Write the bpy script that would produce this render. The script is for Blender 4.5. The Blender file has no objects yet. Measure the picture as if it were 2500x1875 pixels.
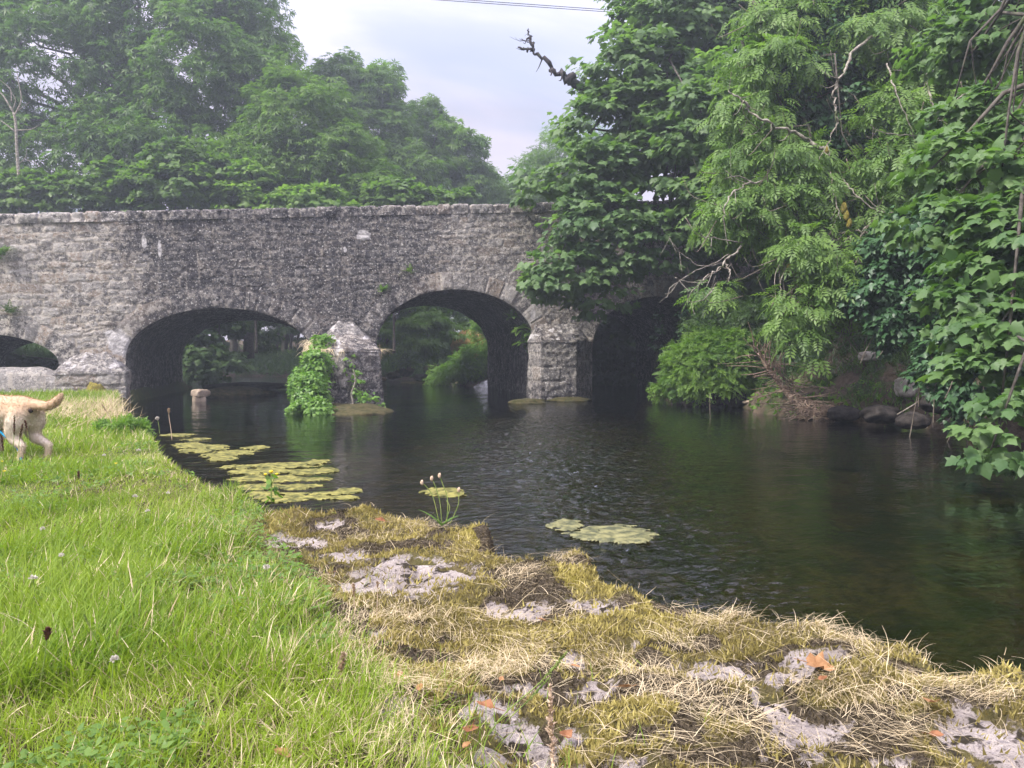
import bpy, bmesh, math
import numpy as np
from mathutils import Vector, Matrix
S = bpy.context.scene
COL = S.collection
RG = np.random.default_rng(7)
rad = math.radians
# ---------------------------------------------------------------- camera model (used to lay things out on real planes)
F, CX, CY = 1870.0, 1250.0, 937.5
YAW, PIT = rad(12.7), math.atan((937.5 - 865) / 1870)
CAM = np.array([0, 0, 1.16])
_f = np.array([math.sin(YAW) * math.cos(PIT), math.cos(YAW) * math.cos(PIT), -math.sin(PIT)])
_r = np.array([math.cos(YAW), -math.sin(YAW), 0.0])
_u = np.cross(_r, _f)
def ray(px, py): return _f + _r * ((px - CX) / F) - _u * ((py - CY) / F)
def at(px, py, d): return CAM + ray(px, py) * d
def onz(px, py, z):
    q = ray(px, py); return CAM + q * ((z - CAM[2]) / q[2])
def onY(px, py, Y):
    q = ray(px, py); return CAM + q * (Y / q[1])
# ---------------------------------------------------------------- noise
def _h(ix, iy, s):
    n = (ix.astype(np.int64) * 374761393 + iy.astype(np.int64) * 668265263 + s * 974711) & 0xffffffff
    n = ((n ^ (n >> 13)) * 1274126177) & 0xffffffff
    n = ((n ^ (n >> 15)) * 2246822519) & 0xffffffff
    return ((n ^ (n >> 16)) & 0xffff) / 65535.0
def vn(x, y, s=0):
    x = np.asarray(x, float); y = np.asarray(y, float)
    ix, iy = np.floor(x), np.floor(y); fx, fy = x - ix, y - iy
    fx = fx * fx * (3 - 2 * fx); fy = fy * fy * (3 - 2 * fy)
    a, b = _h(ix, iy, s), _h(ix + 1, iy, s); c, d = _h(ix, iy + 1, s), _h(ix + 1, iy + 1, s)
    return (a * (1 - fx) + b * fx) * (1 - fy) + (c * (1 - fx) + d * fx) * fy
def fbm(x, y, s=0, o=4):
    v = 0; a = .5; t = 0
    for k in range(o):
        v = v + a * vn(x * 2 ** k + 17.3 * k, y * 2 ** k - 9.1 * k, s + k); t += a; a *= .5
    return v / t
def sst(a, b, x):
    t = np.clip((x - a) / (b - a), 0, 1); return t * t * (3 - 2 * t)
def unit(a):
    a = np.asarray(a, float); return a / np.maximum(np.linalg.norm(a, axis=-1, keepdims=True), 1e-9)
# ---------------------------------------------------------------- mesh building
def npmesh(name, V, polys, mat, parent=None, attrs=None, smooth=False, origin=None):
    V = np.asarray(V, float)
    if parent is not None: off = np.array(parent['_o'])
    elif origin is not None: off = np.asarray(origin, float)
    else: off = np.zeros(3)
    me = bpy.data.meshes.new(name)
    if not isinstance(polys, list): polys = [polys]
    polys = [np.asarray(p, np.int64) for p in polys if len(p)]
    me.vertices.add(len(V)); me.vertices.foreach_set('co', (V - off).astype(np.float32).ravel())
    nl = sum(p.size for p in polys); npoly = sum(len(p) for p in polys)
    me.loops.add(nl); me.loops.foreach_set('vertex_index', np.concatenate([p.ravel() for p in polys]).astype(np.int32))
    tot = np.concatenate([np.full(len(p), p.shape[1]) for p in polys])
    st = np.concatenate([[0], np.cumsum(tot)[:-1]])
    me.polygons.add(npoly); me.polygons.foreach_set('loop_start', st.astype(np.int32)); me.polygons.foreach_set('loop_total', tot.astype(np.int32))
    if smooth: me.polygons.foreach_set('use_smooth', np.ones(npoly, bool))
    me.update(calc_edges=True)
    for k, v in (attrs or {}).items():
        at_ = me.attributes.new(k, 'FLOAT', 'POINT'); at_.data.foreach_set('value', np.asarray(v, np.float32))
    me.materials.append(mat)
    o = bpy.data.objects.new(name, me); COL.objects.link(o)
    o['_o'] = [float(c) for c in (np.zeros(3) if parent is None and origin is None else off)]
    if parent is not None: o.parent = parent
    elif origin is not None: o.location = off
    return o
def tag(o, label=None, cat=None, group=None, kind=None):
    if label: o['label'] = label
    if cat: o['category'] = cat
    if group: o['group'] = group
    if kind: o['kind'] = kind
    return o
def thing(name, label, cat, loc, group=None):
    o = bpy.data.objects.new(name, None); COL.objects.link(o); o.location = [float(c) for c in loc]; o.empty_display_size = .1
    o['_o'] = [float(c) for c in loc]
    return tag(o, label, cat, group)
def grid_faces(nu, nv):          # vertex index = i*nv + j
    i, j = np.meshgrid(np.arange(nu - 1), np.arange(nv - 1), indexing='ij')
    a = (i * nv + j).ravel(); return np.stack([a, a + nv, a + nv + 1, a + 1], 1)
class Acc:                        # gathers pieces of ONE mesh
    def __init__(s): s.V = []; s.P = {}; s.A = []; s.n = 0
    def add(s, V, polys, a=0.5):
        V = np.asarray(V, float)
        if not isinstance(polys, list): polys = [polys]
        for p in polys:
            p = np.asarray(p, np.int64); s.P.setdefault(p.shape[1], []).append(p + s.n)
        s.V.append(V); s.A.append(np.full(len(V), a) if np.isscalar(a) else np.asarray(a, float)); s.n += len(V)
    def tube(s, pts, r, sides=6, a=0.5, sub=4):
        pts = np.asarray(pts, float); r = np.broadcast_to(np.asarray(r, float), (len(pts),)) if np.ndim(r) == 0 or len(r) == len(pts) else np.linspace(r[0], r[1], len(pts))
        if sub > 1 and len(pts) > 2: pts, r = smooth_path(pts, r, sub)
        s.add(*tube(pts, r, sides), a)
    def build(s, name, mat, parent=None, smooth=True, origin=None, attr='rnd'):
        return npmesh(name, np.concatenate(s.V), [np.concatenate(p) for p in s.P.values()], mat, parent, {attr: np.concatenate(s.A)}, smooth, origin)
def smooth_path(P, r, sub=4):
    n = len(P); Q = []; R = []
    for i in range(n - 1):
        p0, p1, p2, p3 = P[max(i - 1, 0)], P[i], P[i + 1], P[min(i + 2, n - 1)]
        for k in range(sub):
            t = k / sub
            Q.append(.5 * ((2 * p1) + (p2 - p0) * t + (2 * p0 - 5 * p1 + 4 * p2 - p3) * t * t + (3 * p1 - p0 - 3 * p2 + p3) * t ** 3))
            R.append(r[i] + (r[i + 1] - r[i]) * t)
    Q.append(P[-1]); R.append(r[-1]); return np.array(Q), np.array(R)
def tube(P, r, sides=6):
    P = np.asarray(P, float); n = len(P); T = unit(np.gradient(P, axis=0))
    ref = np.array([.31, .17, .93]); A = unit(np.cross(T, ref)); B = np.cross(T, A)
    an = np.linspace(0, 2 * math.pi, sides, endpoint=False)
    V = P[:, None] + np.asarray(r)[:, None, None] * (np.cos(an)[None, :, None] * A[:, None] + np.sin(an)[None, :, None] * B[:, None])
    i, j = np.meshgrid(np.arange(n - 1), np.arange(sides), indexing='ij'); i = i.ravel(); j = j.ravel(); k = (j + 1) % sides
    q = np.stack([i * sides + j, i * sides + k, (i + 1) * sides + k, (i + 1) * sides + j], 1)
    cap = [np.arange(sides)[::-1].reshape(1, -1), (np.arange(sides) + (n - 1) * sides).reshape(1, -1)]
    return V.reshape(-1, 3), ([q] + cap if sides != 4 else [np.concatenate([q] + cap)])
# ---------------------------------------------------------------- leaf shapes: y from stalk to tip, x across, z the face normal
def _fan(b, c, zf):
    b = np.array(b); m = b[::-1][1:-1] * [-1, 1]; b = np.concatenate([b, m]); v = np.concatenate([[c], b])
    V = np.column_stack([v, zf(v[:, 0], v[:, 1])]); n = len(b)
    return V, np.array([[0, 1 + i, 1 + (i + 1) % n] for i in range(n)])[:, ::-1]
L_SYC = _fan([(0, 0), (.2, -.06), (.43, .06), (.36, .24), (.6, .48), (.34, .54), (.2, .74), (0, 1.0)], (0, .34), lambda x, y: -.45 * x * x - .35 * np.maximum(y - .35, 0) ** 2 - .05 * np.abs(x))
L_IVY = _fan([(0, 0), (.3, -.08), (.52, .22), (.27, .5), (0, 1.0)], (0, .3), lambda x, y: -.35 * x * x - .25 * np.maximum(y - .3, 0) ** 2)
L_OVAL = _fan([(0, 0), (.22, .18), (.28, .45), (.16, .78), (0, 1.0)], (0, .42), lambda x, y: -.5 * x * x - .2 * np.maximum(y - .4, 0) ** 2)
def leaflets(spec, droop=.3):     # spec: (base y, angle, length, width)
    V = []; Q = []
    for (y0, an, l, w) in spec:
        c, s_ = math.cos(an), math.sin(an); k = len(V)
        for (u, v) in ((0, 0), (w / 2, .5 * l), (0, l), (-w / 2, .5 * l)):
            x, y = u * c + v * s_, y0 - u * s_ + v * c
            V.append((x, y, -droop * (x * x + max(y - .2, 0) ** 2) - (.12 * w if u == 0 else 0)))
        Q.append((k, k + 1, k + 2, k + 3))
    return np.array(V), np.array(Q)
L_PALM = leaflets([(0, a, l, .27 * l) for a, l in ((-1.75, .62), (-.85, .9), (0, 1.0), (.85, .9), (1.75, .62))], .35)
L_ASH = leaflets([(.12 + .19 * k, s * 1.0, .40 - .03 * k, .13) for k in range(4) for s in (-1, 1)] + [(.78, 0, .4, .13)], .32)
L_FROND = leaflets([(.05 + .15 * k, s * 1.1, .34 - .045 * k, .11) for k in range(6) for s in (-1, 1)] + [(.85, 0, .18, .08)], .4)
L_SPRIG = leaflets([(.05 + .3 * k, s * .95, .42 - .06 * k, .2) for k in range(3) for s in (-1, 1)] + [(.75, 0, .4, .2)], .3)
def scatter(tmpl, pos, tip, nrm, size, rnd):
    tv, tf = tmpl
    Y = unit(tip); Z = unit(nrm - (nrm * Y).sum(1, keepdims=True) * Y); X = np.cross(Y, Z)
    s = np.asarray(size)[:, None, None]
    V = pos[:, None] + s * (tv[None, :, :1] * X[:, None] + tv[None, :, 1:2] * Y[:, None] + tv[None, :, 2:] * Z[:, None])
    n, m = len(pos), len(tv)
    Fc = (tf[None] + (np.arange(n) * m)[:, None, None]).reshape(-1, tf.shape[1])
    return V.reshape(-1, 3), Fc, np.repeat(rnd, m)
def rdir(n, rg=RG): return unit(rg.normal(size=(n, 3)))
# ---------------------------------------------------------------- crown: clumps of leaves spread over lumpy ellipsoids
def pblob(px, py, d, rx, ry, rd, shell=(.55, 1.0)):
    return (at(px, py, d), np.array([rx / F * d, rd, ry / F * d]), shell)
_M = np.array([[_r[0], _r[1], 0], [math.sin(YAW), math.cos(YAW), 0], [0, 0, 1]])
def crown_leaves(blobs, ncl, per, cr, size, droop=.6, face=None, flat=.45, rg=None, open_=0, up=.7, keep=None):
    rg = rg or RG
    vol = np.array([(b[1][0] * b[1][2] + b[1][0] * b[1][1]) for b in blobs]); cnt = np.maximum(3, (ncl * vol / vol.sum())).astype(int)
    C = []; O = []
    for (c, r, sh), k in zip(blobs, cnt):
        d = rdir(k, rg)
        if face is not None:      # more clumps on the open, lit sides (the backs of the crowns are thin)
            f = d @ face; d = np.where((f < -.3)[:, None] & (rg.random(k) < .75)[:, None], -d, d)
        t = rg.uniform(sh[0] ** 3, sh[1] ** 3, k) ** (1 / 3)
        p = (d * r * t[:, None]) @ _M + c
        C.append(p); O.append(unit((d / r) @ _M))
    C = np.concatenate(C); O = np.concatenate(O)
    if keep is not None:
        m = keep(C); C = C[m]; O = O[m]
    n = len(C); csz = rg.uniform(.65, 1.25, n)
    j = np.repeat(np.arange(n), per)
    e = rdir(n * per, rg); e[:, 2] = np.where(rg.random(n * per) < (.4 if flat > .7 else 1), np.abs(e[:, 2]), e[:, 2]) - (.25 * rg.random(n * per) if flat < .7 else 0)
    rr = rg.random(n * per) ** (1 / 2.2)
    loc = e * (rr * cr * csz[j])[:, None] * [1, 1, flat]
    pos = C[j] + loc + O[j] * (cr * .35)
    hor = unit(loc * [1, 1, .3] + O[j] * .35 * cr + 1e-4)
    tip = hor + rg.normal(size=(n * per, 3)) * .35; tip[:, 2] -= droop * rg.uniform(.4, 1.4, n * per)
    nrm = np.array([0, 0, up if flat < .7 else up * .45]) + O[j] * .45 + (hor * .25 if flat < .7 else unit(loc) * 1.0) + rg.normal(size=(n * per, 3)) * .3
    sz = size * rg.uniform(.65, 1.2, n * per)
    rnd = np.clip(.5 + .22 * rg.normal(size=n)[j] + .16 * rg.normal(size=n * per), 0, 1)
    return pos, tip, nrm, sz, rnd, C
SUNAZ, SUNEL, SUNE, SUNANG = -112, 48, 3.8, 8
CLOUD = (4.55, 4.25, 5.15); ZENITH = 5.6; CLOUDOFF = (1.0, .3, 0); VEIL = 0.003; VEILCOL = (.8, .9, 1, 1); EXPO = 1.0
# ---------------------------------------------------------------- materials
class NB:
    def __init__(s, name):
        s.m = bpy.data.materials.new(name); s.m.use_nodes = True; s.t = s.m.node_tree; s.t.nodes.clear()
        s.out = s.t.nodes.new('ShaderNodeOutputMaterial')
    def n(s, ty, **kw):
        nd = s.t.nodes.new('ShaderNode' + ty)
        for k, v in kw.items():
            if k.startswith('_'): setattr(nd, k[1:], v)
            else: s.set(nd, k, v)
        return nd
    def set(s, nd, k, v):
        k = int(k[1:]) if k[0] == 'i' and k[1:].isdigit() else k.replace('__', ' ')
        sock = nd.inputs[k]
        if isinstance(v, bpy.types.Node): v = v.outputs[0]
        if isinstance(v, bpy.types.NodeSocket): s.t.links.new(v, sock)
        else:
            if sock.type == 'RGBA' and len(v) == 3: v = (*v, 1)
            sock.default_value = v
    def pos(s): return s.n('NewGeometry').outputs['Position']
    def obj(s): return s.n('TexCoord').outputs['Object']
    def noise(s, vec, scale, detail=5, rough=.6, dist=0): return s.n('TexNoise', Vector=vec, Scale=scale, Detail=detail, Roughness=rough, Distortion=dist).outputs['Fac']
    def mapr(s, v, a, b, c=0, d=1): return s.n('MapRange', Value=v, i1=a, i2=b, i3=c, i4=d, _interpolation_type='SMOOTHSTEP').outputs[0]
    def math(s, op, a, b=0.0, clamp=False): return s.n('Math', i0=a, i1=b, _operation=op, _use_clamp=clamp).outputs[0]
    def mix(s, f, a, b, bt='MIX'):
        nd = s.t.nodes.new('ShaderNodeMix'); nd.data_type = 'RGBA'; nd.blend_type = bt
        s.set(nd, 'i0', f); s.set(nd, 'i6', a); s.set(nd, 'i7', b); return nd.outputs[2]
    def attr(s, name): return s.n('Attribute', _attribute_name=name).outputs['Fac']
    def bump(s, h, st=.5, d=.02, nrm=None):
        nd = s.n('Bump', Strength=st, Distance=d, Height=h)
        if nrm is not None: s.set(nd, 'Normal', nrm)
        return nd.outputs[0]
    def scale(s, vec, v): return s.n('VectorMath', i0=vec, i1=v, _operation='MULTIPLY').outputs[0]
    def bsdf(s, col, rough=.8, nrm=None, spec=.3, **kw):
        b = s.n('BsdfPrincipled', Base__Color=col, Roughness=rough, Specular__IOR__Level=spec, **kw)
        if nrm is not None: s.set(b, 'Normal', nrm)
        return b
    def done(s, sh):
        s.t.links.new(sh.outputs[0] if isinstance(sh, bpy.types.Node) else sh, s.out.inputs['Surface']); return s.m
def leaf_mat(name, a, b, tr=.4, rough=.5, spec=.35, tcol=None, odd=None):
    m = NB(name); r = m.attr('rnd'); c = m.mix(r, a, b)
    c = m.mix(m.mapr(m.noise(m.pos(), .9, 2), .35, .7), c, m.mix(.5, c, b))
    if odd: c = m.mix(m.mapr(r, .93, .97), c, odd)
    p = m.bsdf(c, rough, None, spec)
    t = m.n('BsdfTranslucent', Color=m.mix(1, c, tcol or (1.5, 1.75, .7), 'MULTIPLY'))
    return m.done(m.n('MixShader', i0=tr, i1=p, i2=t))
def bark_mat(name, a, b, rough=.9, sc=14):
    m = NB(name); p = m.pos(); n = m.noise(p, sc, 6, .65); n2 = m.noise(p, sc * .25, 3)
    c = m.mix(m.mapr(n, .35, .65), a, b); c = m.mix(m.mapr(n2, .55, .7), c, (.07, .09, .035))
    return m.done(m.bsdf(c, rough, m.bump(n, .6, .02)))
M = {}
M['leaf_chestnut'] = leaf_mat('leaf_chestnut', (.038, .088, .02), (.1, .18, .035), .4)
M['leaf_mid'] = leaf_mat('leaf_mid', (.04, .09, .02), (.11, .19, .03), .42)
M['leaf_pale'] = leaf_mat('leaf_pale', (.08, .16, .03), (.16, .25, .05), .45)
M['leaf_sycamore'] = leaf_mat('leaf_sycamore', (.058, .118, .042), (.13, .205, .075), .42, .5, .35)
M['leaf_sycamore_near'] = leaf_mat('leaf_sycamore_near', (.055, .12, .038), (.115, .195, .06), .38, .5, .35)
M['leaf_ash'] = leaf_mat('leaf_ash', (.07, .14, .035), (.17, .27, .065), .42, .5)
M['leaf_ivy'] = leaf_mat('leaf_ivy', (.02, .06, .022), (.05, .115, .04), .15, .45, .4)
M['leaf_ivy_bright'] = leaf_mat('leaf_ivy_bright', (.06, .15, .02), (.15, .27, .035), .35, .45, .4)
M['leaf_bush'] = leaf_mat('leaf_bush', (.06, .14, .025), (.15, .25, .04), .4, .6)
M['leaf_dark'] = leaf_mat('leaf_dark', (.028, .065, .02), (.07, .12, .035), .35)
M['bark'] = bark_mat('bark', (.05, .042, .035), (.12, .105, .09))
M['twig_pale'] = bark_mat('twig_pale', (.12, .1, .08), (.34, .31, .26), .9, 20)
M['twig_grey'] = bark_mat('twig_grey', (.1, .08, .065), (.24, .2, .16), .9, 20)
M['driftwood'] = bark_mat('driftwood', (.16, .11, .08), (.36, .27, .2), .9, 16)
M['dark_limb'] = bark_mat('dark_limb', (.03, .025, .03), (.06, .05, .05), .95, 20)
def stone_mat():
    m = NB('rubble_stone'); p = m.pos(); st = m.attr('stone'); mo = m.attr('mortar'); sn = m.attr('stain')
    n1 = m.noise(p, 2.2, 6, .62); n2 = m.noise(p, 11, 6, .68); n3 = m.noise(p, 45, 5, .7)
    c = m.mix(st, (.1, .093, .09), (.46, .43, .4))
    c = m.mix(m.mapr(m.math('FRACT', m.math('MULTIPLY', st, 7.3)), .6, .9), c, (.34, .27, .21))
    c = m.mix(m.mapr(n2, .35, .7), c, (.27, .25, .235))
    c = m.mix(m.math('MULTIPLY', mo, m.mapr(n2, .3, .6)), c, (.5, .44, .36))
    # black biofilm stain, heavier where rain runs down
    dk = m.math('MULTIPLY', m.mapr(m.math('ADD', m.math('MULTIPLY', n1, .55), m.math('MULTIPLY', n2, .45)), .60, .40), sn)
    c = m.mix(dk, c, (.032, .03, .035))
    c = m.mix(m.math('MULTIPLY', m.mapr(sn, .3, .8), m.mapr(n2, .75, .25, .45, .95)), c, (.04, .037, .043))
    ns = m.math('SUBTRACT', 1.0, m.math('MULTIPLY', sn, .75)); n5 = m.noise(p, 5.5, 8, .78); n6 = m.noise(p, 8.5, 8, .75)
    c = m.mix(m.math('MULTIPLY', m.mapr(n5, .49, .57), m.math('MULTIPLY', ns, .75)), c, (.56, .51, .45))
    c = m.mix(m.math('MULTIPLY', m.mapr(n6, .55, .62), .8), c, (.05, .046, .048))
    stk = m.mapr(m.noise(m.scale(p, (5.5, 5.5, .5)), 1.0, 4, .6), .6, .7); c = m.mix(m.math('MULTIPLY', stk, m.mapr(n2, .35, .6, .1, .6)), c, (.42, .37, .31))
    # pale crust lichen spots
    v = m.n('TexVoronoi', Vector=p, Scale=9.0, Randomness=1.0).outputs['Distance']
    lich = m.math('MULTIPLY', m.mapr(m.math('ADD', v, m.math('MULTIPLY', n3, .25)), .34, .24), m.mapr(n1, .48, .62))
    l2 = m.mapr(m.noise(p, 24, 3, .55), .59, .67)
    c = m.mix(m.math('MAXIMUM', lich, m.math('MULTIPLY', l2, .75)), c, (.55, .53, .5))
    c = m.mix(m.mapr(m.attr('lichen'), .3, .6), c, m.mix(m.mapr(n2, .3, .7), (.3, .28, .28), (.66, .63, .62)))
    c = m.mix(m.math('MULTIPLY', m.mapr(n3, .5, .72), .5), c, (.07, .065, .065))
    h = m.math('ADD', m.math('ADD', m.math('MULTIPLY', n2, .7), m.math('MULTIPLY', n3, .5)), m.math('MULTIPLY', n5, .8))
    return m.done(m.bsdf(c, .92, m.bump(h, 1.0, .05), .15))
M['stone'] = stone_mat()
def ledge_mat():
    m = NB('mossy_limestone'); p = m.pos(); rk = m.attr('rock'); dk = m.attr('dark'); gr = m.attr('soil'); ye = m.attr('yellow')
    n1 = m.noise(p, 7, 6, .65); n2 = m.noise(p, 30, 6, .7); n3 = m.noise(p, 110, 4, .7)
    rock = m.mix(m.mapr(n1, .3, .7), (.42, .36, .33), (.68, .6, .56)); rock = m.mix(m.mapr(n2, .52, .66), rock, (.15, .125, .12)); rock = m.mix(m.mapr(m.noise(p, 16, 3, .5), .58, .64), rock, (.06, .05, .035))
    rock = m.mix(m.math('MULTIPLY', m.mapr(n3, .55, .75), .5), rock, (.15, .13, .12))
    moss = m.mix(m.mapr(n2, .3, .7), (.11, .09, .04), (.26, .21, .1)); moss = m.mix(m.mapr(n1, .4, .65), moss, (.15, .135, .05))
    moss = m.mix(ye, moss, (.3, .26, .05))
    moss = m.mix(m.mapr(n3, .5, .8), moss, (.06, .05, .018))
    dark = m.mix(m.mapr(n3, .35, .7), (.045, .036, .024), (.19, .15, .1))
    c = m.mix(m.mapr(m.math('ADD', dk, m.math('MULTIPLY', m.math('SUBTRACT', n2, .5), .9)), .42, .55), moss, dark)
    n8 = m.noise(p, 60, 5, .75); c = m.mix(m.mapr(m.math('ADD', rk, m.math('ADD', m.math('MULTIPLY', m.math('SUBTRACT', n2, .5), .9), m.math('MULTIPLY', m.math('SUBTRACT', n8, .5), .7))), .44, .62), c, rock)
    c = m.mix(m.math('MULTIPLY', m.mapr(n8, .57, .68), .7), c, (.06, .047, .034))
    c = m.mix(gr, c, m.mix(m.mapr(n2, .3, .7), (.045, .04, .018), (.12, .1, .045)))
    h = m.math('ADD', m.math('ADD', m.math('MULTIPLY', n2, 1.3), m.math('MULTIPLY', n8, .7)), m.math('MULTIPLY', n3, .3))
    return m.done(m.bsdf(c, .95, m.bump(h, 1.0, .035), .12))
M['ledge'] = ledge_mat()
def soil_mat(name, a, b, g, gam=.5):
    m = NB(name); p = m.pos(); n1 = m.noise(p, 1.3, 5); n2 = m.noise(p, 9, 6, .7)
    c = m.mix(m.mapr(n2, .3, .7), a, b); c = m.mix(m.mapr(n1, gam, gam + .15), c, g)
    return m.done(m.bsdf(c, .97, m.bump(n2, .9, .06), .1))
M['soil'] = soil_mat('bank_soil', (.04, .03, .02), (.13, .1, .07), (.04, .055, .018))
M['bed'] = soil_mat('river_bed', (.05, .045, .02), (.17, .14, .07), (.045, .055, .02), .45)
M['meadow'] = soil_mat('meadow', (.05, .06, .02), (.09, .1, .03), (.06, .09, .025))
def water_mat():
    m = NB('river_water'); p = m.pos(); r = m.attr('ripple')
    v1 = m.n('Mapping', Vector=p, Scale=(1.0, 1.6, 1.0), Rotation=(0, 0, rad(-20))).outputs[0]
    a = m.noise(v1, 2.3, 3, .55, .6); b = m.noise(v1, 7.5, 4, .6, .8); c = m.noise(v1, 22, 2, .5, .3)
    h = m.math('ADD', m.math('MULTIPLY', a, .5), m.math('ADD', m.math('MULTIPLY', b, m.math('MULTIPLY', r, .75)), m.math('MULTIPLY', c, m.math('MULTIPLY', r, .26))))
    nrm = m.bump(h, 1.0, .022)
    fr = m.n('Fresnel', IOR=1.36, Normal=nrm).outputs[0]
    gl = m.n('BsdfGlossy', Color=(.95, .97, 1.0), Roughness=.02, Normal=nrm)
    tr = m.n('BsdfTransparent', Color=(.35, .345, .24))
    return m.done(m.n('MixShader', i0=fr, i1=tr, i2=gl))
M['water'] = water_mat()
def simple(name, a, b, sc=20, rough=.85, spec=.2, tr=0, bump=.4):
    m = NB(name); n = m.noise(m.pos(), sc, 5, .65); c = m.mix(m.mapr(n, .35, .65), a, b)
    p = m.bsdf(c, rough, m.bump(n, bump, .01), spec)
    return m.done(m.n('MixShader', i0=tr, i1=p, i2=m.n('BsdfTranslucent', Color=c)) if tr else p)
M['algae'] = simple('floating_algae', (.055, .06, .016), (.27, .25, .07), 13, .75, .2, .15, 1.0)
M['algae_wet'] = simple('wet_algae', (.055, .062, .028), (.22, .21, .09), 14, .55, .35, .1, 1.0)
M['dead_leaf'] = simple('dead_leaf', (.24, .12, .05), (.34, .19, .09), 40, .7, .2, .2)
M['dead_leaf_red'] = simple('dead_leaf_red', (.17, .07, .03), (.28, .13, .065), 40, .7, .2, .2)
M['straw'] = leaf_mat('straw', (.36, .27, .14), (.72, .61, .41), .25, .7, .2, (1, 1, .9))
M['grass'] = leaf_mat('grass_blade', (.1, .195, .016), (.27, .36, .042), .42, .55, .25, (1.2, 1.25, .6), (.5, .42, .2))
M['moss'] = leaf_mat('moss_tuft', (.14, .115, .04), (.5, .43, .15), .3, .9, .1, (1, 1, .6))
M['stalk'] = simple('green_stalk', (.14, .22, .05), (.28, .33, .1), 30, .7, .2, .2)
M['seed'] = simple('seed_head', (.36, .26, .18), (.58, .46, .33), 120, .9, .1)
M['seed_dark'] = simple('dark_seed_head', (.1, .05, .035), (.2, .1, .07), 120, .9, .1)
M['seed_pink'] = simple('pink_seed_head', (.45, .28, .25), (.62, .45, .4), 120, .9, .1)
M['petal_white'] = simple('white_petal', (.5, .46, .4), (.68, .64, .57), 60, .8, .2, .3)
M['petal_yellow'] = simple('yellow_petal', (.75, .55, .02), (.85, .7, .04), 60, .5, .3, .3)
M['rock_dark'] = simple('dark_wet_rock', (.014, .012, .012), (.05, .043, .038), 9, .9, .1, 0, 1)
M['rock_pale'] = simple('pale_rock', (.26, .23, .2), (.45, .41, .36), 9, .9, .2, 0, 1)
M['rock_tan'] = simple('tan_rock', (.22, .17, .125), (.36, .29, .22), 9, .9, .2, 0, 1)
M['rock_moss'] = simple('mossy_rock', (.028, .03, .01), (.075, .062, .03), 9, .95, .1, 0, 1)
M['tan_mound'] = simple('dry_mound', (.3, .18, .06), (.48, .32, .12), 12, .95, .1, 0, 1)
M['wire'] = simple('cable', (.02, .02, .025), (.03, .03, .03), 5, .6)
M['asphalt'] = simple('road_surface', (.045, .045, .045), (.06, .06, .06), 30, .9)
M['blue'] = simple('blue_cord', (.0, .16, .3), (.0, .22, .4), 30, .6)
M['moss_lump'] = simple('moss_lump', (.1, .09, .02), (.22, .18, .04), 30, .95, .1, 0, 1)
# ---------------------------------------------------------------- ground, river and banks
def seg_dist(x, y, P):
    d = np.full(x.shape, 1e9); idx = np.zeros(x.shape, int)
    for i in range(len(P) - 1):
        a, b = P[i], P[i + 1]; ab = b - a; L = (ab ** 2).sum() + 1e-9
        t = np.clip(((x - a[0]) * ab[0] + (y - a[1]) * ab[1]) / L, 0, 1)
        q = np.hypot(x - a[0] - t * ab[0], y - a[1] - t * ab[1]); m = q < d
        d = np.where(m, q, d); idx = np.where(m, i, idx)
    return d, idx
def inside(x, y, P):
    c = np.zeros(x.shape, bool); n = len(P)
    for i in range(n):
        a, b = P[i], P[(i + 1) % n]
        if a[1] == b[1]: continue
        m = ((a[1] > y) != (b[1] > y)) & (x < (b[0] - a[0]) * (y - a[1]) / (b[1] - a[1]) + a[0]); c ^= m
    return c
SHPX = [(330, 1012), (400, 1062), (440, 1090), (500, 1130), (560, 1172), (620, 1202), (655, 1226), (760, 1240), (870, 1228), (930, 1222), (945, 1240), (1010, 1252), (1130, 1266), (1200, 1276), (1245, 1300), (1262, 1328), (1330, 1348), (1372, 1336), (1440, 1334), (1490, 1362), (1560, 1402), (1620, 1424), (1700, 1442), (1800, 1460), (1900, 1485), (2050, 1516), (2150, 1535), (2250, 1562), (2330, 1592), (2400, 1588), (2500, 1602)]
ZT = .30
SH = np.array([onz(a, b, ZT)[:2] for a, b in SHPX])
SH = np.concatenate([[(-4.75, 27.2), (-4.8, 19.2), (-3.9, 15.5)], SH, [SH[-1] + [.5, -.15], SH[-1] + [1.2, -.7], SH[-1] + [3, -3.5]]])
I_LEDGE = 3 + 6
BANK = np.concatenate([SH, [(5, -6), (-40, -6), (-40, 27.2)]])
GPX = [(640, 1236), (636, 1290), (740, 1362), (800, 1440), (822, 1560), (950, 1650), (1000, 1750), (1090, 1875)]
GL = np.array([onz(a, b, ZT)[:2] for a, b in GPX])
GRASSP = np.concatenate([SH[:I_LEDGE], GL, [GL[-1] + [.1, -1.5], (-40, -6), (-40, 27.2)]])
def wpatch(px, py, rx, ry):
    c = onz(px, py, ZT); d = np.dot(c - CAM, _f); return c[0], c[1], rx / F * d, ry / F * d * d / (CAM[2] - ZT)
def patchmask(x, y, L):
    v = np.zeros(x.shape); s, c = math.sin(YAW), math.cos(YAW)
    for P in L:
        cx, cy, rx, ry = wpatch(*P); dx, dy = x - cx, y - cy
        a, b = (dx * c - dy * s) / rx, (dx * s + dy * c) / ry
        v = np.maximum(v, np.clip(1.58 - np.sqrt(a * a + b * b) * 1.0, 0, 1))
    return v
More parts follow.
